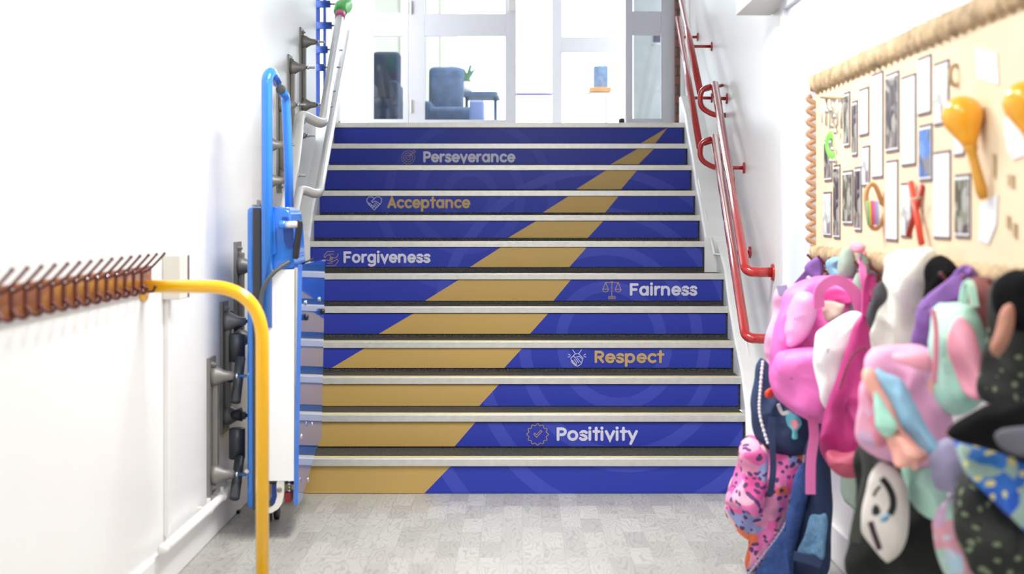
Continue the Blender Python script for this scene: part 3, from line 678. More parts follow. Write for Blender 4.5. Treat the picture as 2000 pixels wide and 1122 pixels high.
# ------------------------------------------------------------------ folded wheelchair platform lift
def lift():
    Zf = 5.05
    L0 = thing('platform_lift', 'folded blue wheelchair platform lift standing at the foot of the stairs', 'lift', (-1.0, 5.3, .03))
    def X(px, Z=Zf): return xpx(px, Z)
    def H(py, Z=Zf): return zpx(py, Z)
    bm = BM(); box(bm, X(478), X(513), Zf+.03, Zf+.36, H(1000), H(404), .02); build('drive_tower', bm, M['blue'], L0, True if False else False)
    bm = BM(); box(bm, X(491), X(508), Zf+.020, Zf+.032, H(1000), H(406), .004); build('black_cover_strip', bm, M['darkgrey'], L0)
    bm = BM(); lathe(bm, P(482.5, 921, Zf+.028), (0, -1, 0), [(0, .009), (.003, .009), (.004, .004), (.004, .001)], 16); build('bolt', bm, M['chrome'], L0)
    # moulded control housing
    bm = BM()
    prof = [(513, 403), (536, 404), (560, 407), (567, 414), (570, 440), (573, 500), (575, 520), (575, 528), (513, 530)]
    prism(bm, [P(a, b, Zf+.02) for a, b in prof], (0, .26, 0)); bmesh.ops.bevel(bm, geom=list(bm.edges), offset=.008, segments=3, affect='EDGES')
    h = build('control_housing', bm, M['blue'], L0)
    bm = BM(); prism(bm, [P(a, b, Zf+.004) for a, b in [(516, 420), (534, 412), (537, 440), (539, 496), (530, 502), (516, 504)]], (0, .02, 0)); bmesh.ops.bevel(bm, geom=list(bm.edges), offset=.004, segments=2, affect='EDGES')
    build('side_bulge', bm, M['blue'], h)
    bm = BM(); prism(bm, [P(a, b, Zf+.010) for a, b in [(553, 448), (572, 446), (573, 484), (560, 484), (555, 470)]], (0, .012, 0)); build('grip_recess', bm, M['bluedark'], h)
    bm = BM(); prism(bm, [P(a, b, Zf+.010) for a, b in [(551, 424), (560, 424), (563, 430), (552, 430)]], (0, .012, 0)); build('key_switch', bm, M['bluedark'], h)
    # lever with black pad
    bm = BM(); lathe(bm, P(543, 439, Zf-.01), (1, .03, 0), [(0, .005), (.006, .018), (.02, .018), (.036, .014)], 18); build('lever_boss', bm, M['blue'], h, True)
    bm = BM(); lathe(bm, P(558, 439, Zf-.01), (1, .03, 0), [(0, .0145), (.048, .0145)], 18); build('lever', bm, M['silver'], h, True)
    bm = BM(); tube(bm, smoothline([P(585, 431, Zf), P(584, 450, Zf), P(580, 480, Zf), P(577, 506, Zf)], 5), [.008]+[.0135]*13+[.0135, .008], 14, rb=.018); build('lever_pad', bm, M['black'], h, True)
    # barrier arms
    a = BM(); tube(a, fillet([P(521.5, 640, Zf-.005), P(521.5, 300, Zf-.005), P(521, 150, Zf-.005), P(530, 140, Zf+.05), P(540, 160, Zf+.16)], .04, 8), .0225, 18)
    a = build('barrier_arm', a, M['blue'], L0, True)
    bm = BM(); tube(bm, fillet([P(565, 405, Zf+.12), P(563, 300, Zf+.12), P(558, 190, Zf+.12), P(550, 176, Zf+.02)], .03, 8), .0185, 18)
    a2 = build('barrier_arm', bm, M['blue'], L0, True)
    bm = BM(); lathe(bm, P(549.5, 175, Zf+.025), (-.05, -1, .02), [(0, .020), (.012, .020), (.014, .016), (.014, .001)], 20); build('end_cap', bm, M['darkgrey'], a2, True)
    # folded platform: white end plate with one rounded corner
    bm = BM(); pr = [(574, 527), (540, 527)] + [(540-27*math.sin(t), 554-27*math.cos(t)) for t in [PI/2*i/6 for i in range(1, 7)]] + [(513, 940), (574, 940)]
    prism(bm, [P(x, y, Zf-.01) for x, y in pr], (0, .03, 0)); build('end_plate', bm, M['white_panel'], L0)
    bm = BM(); box(bm, X(516), X(572), Zf+.03, Zf+.62, H(936), H(532)); build('platform_deck', bm, M['darkgrey'], L0)
    for (x0, x1, z) in ((574.5, 576.5, 0), (577.5, 582.5, -.006)):
        bm = BM(); box(bm, X(x0), X(x1), Zf+z, Zf+.04, H(936), H(524), .001); build('edge_profile', bm, M['alu'], L0)
    # glossy blue skin facing the corridor
    bm = BM()
    t = .010
    Z2 = 5.62
    xt, xb = X(586.5), X(578)
    def at(x, z, y): return Vector((x, y, z))
    zt, zb = H(517), H(986)
    prof = [(Zf-.01, zt), (Z2, zt), (Z2, zt-.93*(zt-zb)+.10), (Z2-.10, zb+.16), (Zf+.06, zb+.0), (Zf-.01, zb)]
    def xx(z): return xb+(xt-xb)*(z-zb)/(zt-zb)
    prism(bm, [Vector((xx(z)+.010, y, z)) for y, z in prof], (-.018, 0, 0)); f = build('platform_skin', bm, M['blueside'], L0)
    for (px, py) in ((598, 592), (625, 585), (589, 853), (610, 829), (602, 938)):
        # bolt heads on the skin
        Zb = 2430*abs(xx(1.0)+.012)/(VX-px); bm = BM(); lathe(bm, P(px, py, Zb)+Vector((-.002, 0, 0)), (1, 0, 0), [(0, .011), (.003, .011), (.006, .006), (.006, .001)], 14); build('bolt', bm, M['chrome'], f, True)
    for (px, py) in ((596, 620), (628, 609)):
        Zb = 2430*abs(xx(1.0)+.012)/(VX-px); bm = BM(); lathe(bm, P(px, py, Zb)+Vector((-.002, 0, 0)), (1, 0, 0), [(0, .014), (.012, .014), (.016, .009), (.016, .001)], 14); build('rubber_stop', bm, M['black'], f, True)
    bm = BM(); tube(bm, [P(580, 519, Zf+.1), P(600, 511, Zf+.1), P(612, 506, Zf+.12)], [.004, .009, .006], 10, rb=.004); build('release_lever', bm, M['black'], L0, True)
    # ribbed grey cable sleeve
    line = smoothline([P(508, 640, Zf-.04), P(509, 590, Zf-.04), P(517, 558, Zf-.045), P(537, 531, Zf-.04), P(565, 511, Zf-.01)], 12)
    bm = BM(); tube(bm, line, [.0085+.0012*(i % 2) for i in range(len(line))], 12); build('cable_sleeve', bm, M['motor'], L0, True)
    # warning light
    bm = BM(); lathe(bm, (X(505), Zf+.12, H(404)), (0, 0, 1), [(0, .016), (.012, .016), (.022, .010), (.025, .001)], 16); build('warning_light', bm, M['orange'], L0, True)
    bm = BM(); box(bm, X(491), X(497), Zf+.1, Zf+.13, H(404), H(390), .002); build('light_bracket', bm, M['steel'], L0)
    # foot: curved cream bracket, caster, inner blue panel, connector
    bm = BM(); box(bm, X(528), X(537), Zf+.03, Zf+.2, H(994), H(948)); build('foot_panel', bm, M['bluedark'], L0)
    bm = BM(); box(bm, X(513), X(574), Zf+.03, Zf+.3, H(950), H(940)); build('foot_beam', bm, M['darkgrey'], L0)
    bm = BM(); pr = [(540, 944), (545, 934), (550, 933), (555, 940), (554, 970), (550, 985), (543, 995), (530, 1003), (515, 1004), (515, 996), (528, 994), (537, 984), (541, 970)]
    prism(bm, [P(x, y, Zf-.005) for x, y in pr], (0, .05, 0)); fb = build('foot_bracket', bm, M['offwhite'], L0)
    bm = BM(); lathe(bm, P(546, 957, Zf-.006), (0, -1, 0), [(0, .010), (.006, .010), (.008, .006), (.008, .001)], 16); build('bolt', bm, M['steel'], fb, True)
    bm = BM(); lathe(bm, (xpx(541, 5.4), 5.4, .026), (1, 0, 0), [(-.012, .016), (-.010, .026), (.010, .026), (.012, .016)], 20)
    w = build('caster_wheel', bm, M['darkgrey'], L0, True)
    bm = BM(); tube(bm, [Vector((xpx(541, 5.4)-.016, 5.4, .03)), Vector((xpx(541, 5.4)-.016, 5.38, .13))], .008, 10); build('caster_fork', bm, M['offwhite'], L0, True)
    bm = BM(); box(bm, X(556), X(568), Zf, Zf+.06, H(983), H(964), .001); cb = build('connector_block', bm, mat('dark_red_connector', (.22, .01, .02), .4), L0)
    for i in range(4):
        bm = BM(); lathe(bm, (X(564), Zf+.02, H(962)+i*.013), (0, 0, 1), [(0, .007 if i % 2 else .010), (.008, .007 if i % 2 else .010)], 12); build('spindle_nut', bm, M['chrome'], L0)
    bm = BM(); box(bm, X(488), X(500), Zf+.26, Zf+.33, .0, H(1000), .004); build('foot_pad', bm, M['black'], L0)
    # drive units between the tower and the wall
    for (px, yt, yb, Z) in ((463, 652, 706, 5.3), (461, 836, 896, 5.28)):
        bm = BM(); lathe(bm, P(463, yt, Z), (0, 0, -1), [(0, .024), (.004, .034), ((yb-yt)*Z/F, .034), ((yb-yt)*Z/F+.003, .001)], 24)
        build('drive_motor', bm, M['motor'], L0, True)
    for (p, q) in ((P(470, 700, 5.25), P(460, 786, 5.15)), (P(468, 895, 5.25), P(458, 974, 5.12))):
        bm = BM(); tube(bm, [p, q], .021, 18); build('drive_arm', bm, M['motor'], L0, True)
    for (p, q) in ((P(470, 735, 5.3), P(445, 742, 5.3)), (P(470, 640, 5.35), P(448, 610, 5.35)), (P(472, 810, 5.3), P(447, 812, 5.3))):
        bm = BM(); tube(bm, [p, q], [.03, .012], 14); build('guide_shoe', bm, M['darkgrey'], L0, True)
lift()

# blue frame and green cover at the landing end of the rails
def landing_gate():
    g = thing('lift_landing_frame', 'tall blue steel frame at the top landing end of the silver guide tubes', 'frame', P(622, 170, 8.9))
    Z = 8.9
    for (x0, x1) in ((615, 624), (631, 636)):
        bm = BM(); box(bm, xpx(x0, Z), xpx(x1, Z), Z, Z+.04, TOP, 3.25, .003); build('post', bm, M['bluedark'], g)
    for (y, x1) in ((8, 645), (50, 648), (97, 640), (132, 634)):
        bm = BM(); tube(bm, [P(616, y, Z-.02), P(x1, y, Z-.02)], .027, 16); b = build('cross_tube', bm, M['bluedark'], g, True)
        bm = BM(); tube(bm, [P(x1, y, Z-.02), P(x1+9, y, Z-.02)], .007, 10); build('pin', bm, M['steel'], b, True)
landing_gate()
TA, TB = P(630, 244, 6.95), P(666, 20, 8.4)
bm = BM(); tube(bm, [TA.lerp(TB, .965), TA.lerp(TB, .985), TA.lerp(TB, 1.02), TA.lerp(TB, 1.08)+Vector((.02, 0, -.02)), TA.lerp(TB, 1.12)+Vector((.04, 0, -.02))], [.034, .046, .050, .052, .03], 18)
for v in bm.verts: v.co += noise.noise_vector(v.co*30)*.01
o = build('green_cover', bm, M['green'], None, True); tag(o, 'bright green cloth wrapped around the top of the upper silver tube', 'cloth wrap')
bm = BM(); tube(bm, [TA.lerp(TB, .915), TA.lerp(TB, .97)], .0335, 18); build('pink_band', bm, mat('hot_pink_band', (.9, .12, .38), .5), o, True)

# ------------------------------------------------------------------ yellow barrier rail
def yellow():
    y = thing('guard_rail', 'yellow bent tube guard rail fixed to the left wall', 'guard rail', P(512, 1122, 4.2)*1.0)
    y.location.z = 0
    Z = 4.2; a = Vector((-1.28, Z, zpx(560, Z))); b = Vector((xpx(512.5, Z), Z, zpx(560, Z))); c = Vector((b.x, Z, 0.0))
    bm = BM(); tube(bm, fillet([a, b, c], .19, 16), .0222, 24); build('rail', bm, M['yellow'], y, True)
    bm = BM(); flange(bm, (-1.28, Z, a.z), (1, 0, 0), .052); build('wall_flange', bm, M['yellow'], y, True)
    bm = BM(); flange(bm, (b.x, Z, 0), (0, 0, 1), .05); build('floor_flange', bm, M['yellow'], y, True)
yellow()

# ------------------------------------------------------------------ coat hook rails
def hook_rail(label, x, side, z0, z1, h0, h1, spots, mboard, mhook, back=True):
    """side +1: the rail is on the left wall and hooks reach towards +x"""
    r = thing('coat_hook_rail', label, 'coat hooks', Vector((x, (z0+z1)/2, h0)))
    bm = BM(); xa, xb = (x, x+.018) if side > 0 else (x-.018, x)
    box(bm, xa, xb, z0, z1, h0, h1, .003); build('board', bm, mboard, r)
    xf = x+.018*side
    for Z in spots:
        bm = BM()
        zm = (h0+h1)/2
        box(bm, min(xf, xf+.004*side), max(xf, xf+.004*side), Z-.011, Z+.011, h0+.006, h1-.004, .0015)
        # upper long arm, rising, and lower small hook
        tube(bm, smoothline([Vector((xf, Z, h1-.018)), Vector((xf+.02*side, Z, h1-.012)), Vector((xf+.048*side, Z, h1+.014)), Vector((xf+.075*side, Z, h1+.044))], 4), .0045, 8)
        tube(bm, smoothline([Vector((xf, Z, h0+.03)), Vector((xf+.018*side, Z, h0+.008)), Vector((xf+.036*side, Z, h0+.006)), Vector((xf+.044*side, Z, h0+.022))], 4), .0045, 8)
        ball(bm, (xf+.075*side, Z, h1+.044), .0058); ball(bm, (xf+.044*side, Z, h0+.022), .006)
        hk = build('hook', bm, mhook, r, True)
        for zz in (h1-.014, h0+.012):
            bm = BM(); lathe(bm, (xf+.004*side, Z, zz), (side, 0, 0), [(0, .0048), (.002, .003), (.002, .001)], 10); build('screw', bm, M['chrome'], hk)
    return r
hook_rail('brown coat hook rail with a long row of empty hooks on the left wall', -1.28, 1, 2.2, 4.24, 1.06, 1.148, [2.28+.088*i for i in range(22)], M['hookboard2'], M['hookmetal'])
hook_rail('brown coat hook rail on the right wall above the hanging bags', 1.20, -1, 2.0, 4.95, 1.03, 1.12, [2.1+.17*i for i in range(17)], M['hookboard'], M['hookdark'])

# electric box, conduit, pipe
def services():
    b = thing('junction_box', 'white electrical box with a conduit down to the pipe on the left wall', 'electrical box', (-1.28, 4.5, zpx(583, 4.6)))
    bm = BM(); box(bm, -1.28, -1.215, 4.42, 4.52, zpx(583, 4.5), zpx(497, 4.5), .004); build('box_body', bm, mat('ivory_plastic', (.70, .69, .64), .4, var=.01), b)
    bm = BM(); box(bm, -1.276, -1.210, 4.52, 4.526, zpx(582, 4.5), zpx(499, 4.5), .001)
    for z in (.25, .6): box(bm, -1.28, -1.212, 4.526, 4.530, zpx(583-86*z, 4.5), zpx(578-86*z, 4.5))
    build('box_edge', bm, M['mount'], b)
    bm = BM(); box(bm, -1.28, -1.262, 4.44, 4.462, .17, zpx(583, 4.5), .002); build('conduit', bm, M['wall'], b)
    p = thing('heating_pipe', 'white painted pipe running low along the left wall above the skirting', 'pipe', (-1.24, 4.2, .16))
    bm = BM(); tube(bm, [(-1.238, 4.3, .165), (-1.238, 5.87, .150)], .017, 16); build('pipe', bm, M['wall'], p, True)
    bm = BM(); lathe(bm, (-1.238, 4.31, .165), (0, -1, 0), [(0, .02), (.03, .02), (.032, .001)], 14); build('pipe_end_cap', bm, M['wall'], p, True)
    for Z in (4.9, 5.12, 5.4):
        bm = BM(); lathe(bm, (-1.238, Z, .1595), (0, 1, 0), [(0, .021), (.022, .021)], 16); box(bm, -1.28, -1.238, Z, Z+.02, .15, .165); box(bm, -1.245, -1.231, Z+.004, Z+.018, .175, .20, .002); build('pipe_clip', bm, M['offwhite'], p)
services()
bm = BM(); q = P(433, 1018, 5.35); box(bm, q.x-.012, q.x+.012, 5.30, 5.312, 0, .006, .001); tag(build('paper_scrap', bm, M['paper']), 'tiny white scrap lying on the floor beside the left skirting', 'litter')
bm = BM(); q = P(460, 1000, 5.5); box(bm, q.x-.025, q.x+.02, 5.49, 5.52, 0, .012, .004); tag(build('rubber_piece', bm, M['black']), 'small black rubber piece on the floor beneath the lift drive arm', 'litter')
# white box high on the right wall
w = thing('wall_unit', 'white boxed unit with beige end high on the right wall above the doorway', 'box', P(1500, 18, 5.6))
bm = BM(); box(bm, 1.03, 1.2, 5.45, 6.0, zpx(17, 5.8), 2.5, .006); build('casing', bm, M['offwhite'], w)
bm = BM(); box(bm, 1.04, 1.09, 5.43, 5.45, zpx(15, 5.8), 2.48, .002); build('end_panel', bm, mat('beige_plastic', (.66, .60, .45), .5), w)
# door stop and brass-coloured bits on the landing
bm = BM(); lathe(bm, Vector((xpx(1214, 9.7), 9.7, TOP)), (0, 0, 1), [(0, .024), (.03, .026), (.05, .02), (.055, .024), (.085, .022), (.09, .001)], 18); tag(build('door_stop', bm, M['black'], None, True), 'small black door stop on the landing beside the right side light', 'door stop')
bm = BM(); lathe(bm, Vector((xpx(662, 9.2), 9.2, TOP-.002)), (0, 0, 1), [(0, .03), (.008, .03), (.012, .012), (.03, .012), (.032, .001)], 14); tag(build('floor_socket', bm, M['woodlight'], None, True), 'tiny tan metal stub on the landing at the left end of the top nosing', 'floor fitting')

# ceiling lamps, out of frame but part of the corridor
for i, (x, y, pw) in enumerate(CEIL_LAMPS):
    t = thing('ceiling_light', ['long white ceiling light of the corridor farthest from the stairs', 'long white ceiling light in the middle of the corridor', 'long white corridor ceiling light nearest the stairs'][i], 'ceiling light', (x, y, 2.9), 'corridor ceiling lights')
    bm = BM(); box(bm, x-.3, x+.3, y-.6, y+.6, 2.86, 2.9, .004); build('housing', bm, M['offwhite'], t)
    bm = BM(); box(bm, x-.27, x+.27, y-.57, y+.57, 2.85, 2.86); build('diffuser', bm, M['lamp'], t)
    area('lamp_glow', (x, y, 2.845), (0, 0, 0), .5, 1.1, pw, (1, .98, .95), t)
x, y, pw = LOBBY_FILL  # unseen light, added to brighten the lobby and its far screen
t = thing('ceiling_light', 'square white ceiling light added out of view to brighten the lobby beyond the glazed screen', 'ceiling light', (x, y, 4.5))
bm = BM(); box(bm, x-.6, x+.6, y-.6, y+.6, 4.46, 4.5, .004); build('housing', bm, M['offwhite'], t)
bm = BM(); box(bm, x-.57, x+.57, y-.57, y+.57, 4.45, 4.46); build('diffuser', bm, M['lamp'], t)
area('lamp_glow', (x, y, 4.445), (0, 0, 0), 1.1, 1.1, pw, (1, 1, 1), t)

# ------------------------------------------------------------------ lobby furniture
def armchair(label, x0, x1, ztop, y, m, arm_side, w=.62, sx=None):
    c = thing('armchair', label, 'armchair', ((x0+x1)/2, y, TOP))
    bm = BM(); box(bm, x0, x1, y+.42, y+.56, TOP+.18, ztop, .05)
    for v in bm.verts:
        if v.co.z > TOP+.5: v.co.y += (v.co.z-TOP-.5)*.18
    build('backrest', bm, m, c, True)
    bm = BM(); box(bm, x0+.02, x1+(sx or 0), y-.05, y+.48, TOP+.18, TOP+.44, .05); build('seat', bm, m, c, True)
    for xa in (x0-.03, x1-.07+(sx or 0)):
        bm = BM(); box(bm, xa, xa+.10, y-.03, y+.5, TOP+.18, TOP+.5 if sx else TOP+.6, .035); build('armrest', bm, m, c, True)
    for xa in (x0+.05, x1-.05):
        for ya in (y, y+.45):
            bm = BM(); lathe(bm, (xa, ya, TOP), (0, 0, 1), [(0, .012), (.19, .02)], 10); build('leg', bm, M['woodlight'], c, True)
    return c
armchair('tall dark navy armchair behind the narrow left side light', xpx(718, 11.9), xpx(776, 11.9), zpx(100, 12.2), 11.7, M['navychair'], 1)
armchair('blue grey armchair seen through the glass of the closed door leaf', xpx(833, 12.9), xpx(903, 12.9), zpx(130, 13.2), 12.7, M['bluechair'], 1, sx=.16)
t = thing('low_table', 'long low dark blue table beside the blue grey armchair', 'table', (xpx(945, 13.8), 13.8, TOP))
bm = BM(); box(bm, xpx(907, 13.8), xpx(976, 13.8), 13.6, 14.1, zpx(191, 13.7), zpx(180, 13.7), .008); build('table_top', bm, M['bluechair'], t)
for x in (xpx(912, 13.8), xpx(968, 13.8)):
    bm = BM(); box(bm, x-.02, x+.02, 13.7, 13.74, TOP, zpx(190, 13.7)); build('leg', bm, M['bluechair'], t)
bm = BM(); box(bm, xpx(917, 12.2), xpx(946, 12.2), 12.15, 12.45, TOP, zpx(197, 12.2), .02); tag(build('footstool', bm, mat('pale_blue_box_fabric', (.22, .30, .62), .7), None, True), 'pale blue box stool in front of the low dark blue table', 'stool')
def plant(px, py, Z, n, size, m, label, potm, seed, base_h):
    rnd = random.Random(seed); c = P(px, py, Z); t = thing('potted_plant', label, 'plant', (c.x, c.y, base_h))
    bm = BM(); lathe(bm, (c.x, c.y, base_h), (0, 0, 1), [(0, .05), (.12, .07), (.12, .05)], 16); build('pot', bm, potm, t, True)
    bm = BM()
    for i in range(n):
        a = rnd.uniform(0, 2*PI); l = size*rnd.uniform(.6, 1.1); d = Vector((math.cos(a)*.6, math.sin(a)*.6, rnd.uniform(.5, 1.2)))
        p0 = Vector((c.x, c.y, base_h+.1)); s = Vector((-math.sin(a), math.cos(a), 0))*.022
        pts = [p0+d*l*t2-Vector((0, 0, 1))*(t2*t2*l*.55) for t2 in (0, .33, .66, 1)]; ws = (.3, 1, .8, .05)
        rows = [(bm.verts.new(p-s*w_), bm.verts.new(p+s*w_)) for p, w_ in zip(pts, ws)]
        for r0, r1 in zip(rows, rows[1:]): bm.faces.new((r0[0], r0[1], r1[1], r1[0]))
    build('foliage', bm, m, t)
plant(912, 130, 13.8, 22, .42, mat('soft_green_leaf', (.25, .42, .28), .5), 'leafy green plant behind the blue grey armchair', M['offwhite'], 3, zpx(180, 13.7))
plant(910, 215, 11.9, 16, .2, mat('lime_green_leaf', (.45, .75, .08), .5), 'small lime green plant on the floor beside the blue grey armchair', M['bluechair'], 5, TOP)
t = thing('side_table', 'small wooden topped table behind the far glazed screen', 'table', (xpx(1175, 12.6), 12.6, TOP))
bm = BM(); box(bm, xpx(1150, 12.6), xpx(1192, 12.6), 12.45, 12.8, zpx(182, 12.6), zpx(173, 12.6), .004); build('table_top', bm, M['woodlight'], t)
bm = BM(); box(bm, xpx(1152, 12.6), xpx(1190, 12.6), 12.47, 12.78, zpx(190, 12.6), zpx(183, 12.6), .002); build('apron', bm, M['offwhite'], t)
bm = BM(); lathe(bm, (xpx(1185, 12.6), 12.62, TOP), (0, 0, 1), [(0, .05), (.02, .02), (zpx(190, 12.6)-TOP, .02)], 12); build('leg', bm, M['alu'], t)
v = thing('planter', 'blue grey square planter with white flowers on the small wooden table', 'planter', (xpx(1173, 12.6), 12.6, zpx(173, 12.6)))
bm = BM(); box(bm, xpx(1159, 12.6), xpx(1187, 12.6), 12.53, 12.68, zpx(173, 12.6), zpx(130, 12.6), .01); build('pot', bm, mat('slate_blue_pot', (.16, .24, .38), .5, var=.3, scale=20), v)
bm = BM()
for i, (a, b) in enumerate(((1163, 120), (1170, 112), (1164, 107), (1176, 118), (1182, 124))): ball(bm, P(a, b, 12.6), .028, sq=(1, 1, .9)); tube(bm, [P(a, b, 12.6), P(1172, 131, 12.6)], .004, 6)
build('flowers', bm, M['white_cloth'], v, True)

# ------------------------------------------------------------------ display board on the right wall
BX = 1.195
def WZ(px): return F*BX/(px-VX)
def board():
    b = thing('display_board', 'kraft paper display board with crinkled border on the right wall', 'display board', (BX, 3.8, 1.2))
    z0, z1 = 2.3, WZ(1599); h0, h1 = 1.17, 1.85
    bm = BM(); box(bm, BX-.012, BX, z0, z1, h0, h1); build('backing', bm, M['kraft'], b)
    # crinkled folded border along the top and bottom, scalloped both edges
    def border(name, hc, hw, prot):
        bm = BM(); n = 150; rows = []
        for i in range(n+1):
            t = i/n; Z = z0+(z1-z0)*t; s = math.sin(t*n*PI*.55)
            up = hc+hw*(1+.18*s); dn = hc-hw*(1-.2*math.sin(t*n*PI*.55+1.1)); x = BX-.014-prot*(.5+.5*math.sin(t*n*1.9))
            rows.append([bm.verts.new((BX-.010, Z, up)), bm.verts.new((x-.012, Z, up-.008)), bm.verts.new((x-.016, Z, hc+.01*s)), bm.verts.new((x-.010, Z, dn+.008)), bm.verts.new((BX-.010, Z, dn))])
        for a, c in zip(rows, rows[1:]):
            for k in range(4): bm.faces.new((a[k], a[k+1], c[k+1], c[k]))
        build(name, bm, M['kraftdark'], b, True)
    border('top_border', 1.845, .036, .012); border('bottom_border', 1.165, .03, .010)
    # loops of corrugated border down the far edge
    bm = BM(); line = []
    for i in range(8*13+1):
        a = i/8*2*PI/1; line.append(Vector((BX-.030-.016*math.sin(i/8*2*PI), z1-.0-.004, 1.80-(1.80-1.19)*i/104)))
    tube(bm, line, .0035, 6, rb=.012); build('scalloped_edge', bm, M['scallop'], b, True)
board()
def card(name, x0, x1, yt, yb, m, label, cat, group=None, mount=True, tilt=0, x=BX-.012):
    """a mounted photo or sheet on the board; x0, x1 are its far and near edges in the photo"""
    za, zb = F*x/(x0-VX), F*x/(x1-VX); zm = (za+zb)/2; ht, hb = zpx(yt, zm), zpx(yb, zm)
    t = thing(name, label, cat, Vector((x, zm, hb)), group)
    bm = BM(); box(bm, x-.004, x, zb, za, hb, ht); build('mount' if mount else 'sheet', bm, M['mount'] if mount else m, t)
    if mount:
        e = .008; bm = BM(); box(bm, x-.0055, x-.004, zb+.002, za-.002, hb+e, ht-e); build('border', bm, M['paper'], t)
        if m is not M['paper']:
            bm = BM(); box(bm, x-.007, x-.0055, zb+.006, za-.005, hb+e*1.8, ht-e*1.9); build('print', bm, m, t)
    return t
PH = [(1612, 1626, 272, 355, 'photoA', 'grey brown photo behind the green bell bracelet on the board'),
 (1610, 1625, 375, 463, 'photoD', 'pale grey print at the lower far corner of the board'),
 (1630, 1642, 322, 467, 'photoA', 'narrow photo reaching the board bottom beside the pale grey print'),
 (1648, 1667, 333, 440, 'photoB', 'green brown photo left of the tall dark one in the lower row'),
 (1671, 1684, 326, 453, 'photoA', 'tall dark photo directly left of the wooden castanet'),
 (1650, 1661, 180, 288, 'photoB', 'upper narrow photo right of the hanging chimes'),
 (1666, 1676, 197, 306, 'photoA', 'slim dark photo left of the lavender tinted card'),
 (1686, 1700, 285, 365, 'photoD', 'small photo just above the wooden castanet'),
 (1732, 1757, 142, 298, 'photoA', 'wide dark photo between two long white sheets in the upper row'),
 (1798, 1822, 243, 355, 'photoC', 'photo with a blue sky in the middle of the board'),
 (1827, 1855, 120, 245, 'photoD', 'pale photo at the top left of the nearer maraca ball'),
 (1868, 1897, 340, 466, 'photoB', 'dark photo below the handle of the left maraca'),
 (1762, 1782, 357, 465, 'photoD', 'pale photo half hidden by the crossed red sticks')]
for a in PH: card('mounted_photo', a[0], a[1], a[2], a[3], M[a[4]], a[5], 'photo', 'mounted photos on the display board')
SH = [(1680, 1698, 172, 266, 'paper', 'lavender tinted white card in the upper row left of the first long sheet'),
 (1705, 1726, 142, 349, 'paper', 'leftmost of the three longest white sheets in the upper row'),
 (1733, 1755, 313, 472, 'paper', 'long white sheet directly above the cream coat and left of the red sticks'),
 (1763, 1790, 147, 325, 'paper', 'long white sheet above the crossed red sticks'),
 (1795, 1820, 110, 225, 'paper', 'white sheet above the photo with a blue sky'),
 (1826, 1858, 295, 468, 'paper', 'long white sheet between the red sticks and the left maraca handle'),
 (1866, 1885, 250, 306, 'paper', 'small pale card mostly behind the left maraca neck')]
for a in SH: card('mounted_sheet', a[0], a[1], a[2], a[3], M[a[4]], a[5], 'sheet of paper', 'mounted sheets on the display board')
def shape_card(pts, m, label):
    x = BX-.016; poly = [Vector((x, F*x/(a-VX), zpx(b, F*x/(a-VX)))) for a, b in pts]; bm = BM(); prism(bm, poly, (.003, 0, 0)); return tag(build('paper_cutout', bm, m), label, 'paper cutout', 'paper cutouts on the display board')
shape_card([(1906, 92), (1918, 98), (1946, 104), (1950, 166), (1930, 160), (1908, 152)], M['paper'], 'white paper cutout at the top right between the two maracas')
shape_card([(1914, 400), (1936, 388), (1948, 380), (1945, 440), (1930, 478), (1912, 470)], M['paper'], 'pale lilac paper cutout below the tip of the left maraca handle')
shape_card([(1958, 235), (1972, 222), (2010, 230), (2012, 300), (1978, 312), (1966, 290)], M['paperpink'], 'pinkish paper cutout under the right hand maraca')
for (a, b, c, d, lab) in ((1941, 1946, 300, 350, 'short brown stroke on the board right of the left maraca handle'), (1970, 1982, 340, 368, 'slanted dark mark near the right edge of the board'), (1968, 1974, 420, 450, 'short dark mark low on the board beside the lilac cutout'), (1981, 1987, 435, 468, 'lowest short dark mark at the right edge of the board')):
    x = BX-.013; za, zb = F*x/(a-VX), F*x/(b-VX); bm = BM(); prism(bm, [Vector((x, za, zpx(c, za))), Vector((x, zb, zpx(c+3, zb))), Vector((x, zb, zpx(d, zb))), Vector((x, za, zpx(d-6, za)))], (-.004, 0, 0)); tag(build('clothes_peg', bm, M['kraftdark']), lab, 'peg')

def maraca(label, bx, by, hx, hy, Z, r):
    c = P(bx, by, Z); e = P(hx, hy, Z-.06); d = (e-c).normalized(); Lh = (e-c).length
    t = thing('maraca', label, 'maraca', e, None)
    bm = BM(); pr = [(-r*math.cos(a), r*math.sin(a)) for a in [PI/2*i/8 for i in range(1, 9)]] + [(r*.35, r*.95), (r*.8, r*.72), (r*1.3, r*.45), (r*1.7, r*.30)]
    lathe(bm, c, d, [(-r, .001)]+pr, 28); build('shaker_head', bm, M['maraca'], t, True)
    bm = BM(); lathe(bm, c, d, [(r*1.6, .016), (r*1.75, .018), (r*2.0, .012), (Lh*.6, .012), (Lh*.9, .015), (Lh, .011), (Lh+.003, .001)], 16); build('handle', bm, M['maracah'], t, True)
maraca('orange yellow maraca hanging head up on the board, whole in view', 1880, 226, 1921, 388, 3.2, .052)
maraca('orange yellow maraca hanging at the right edge of the picture', 2003, 200, 2036, 380, 2.85, .050)
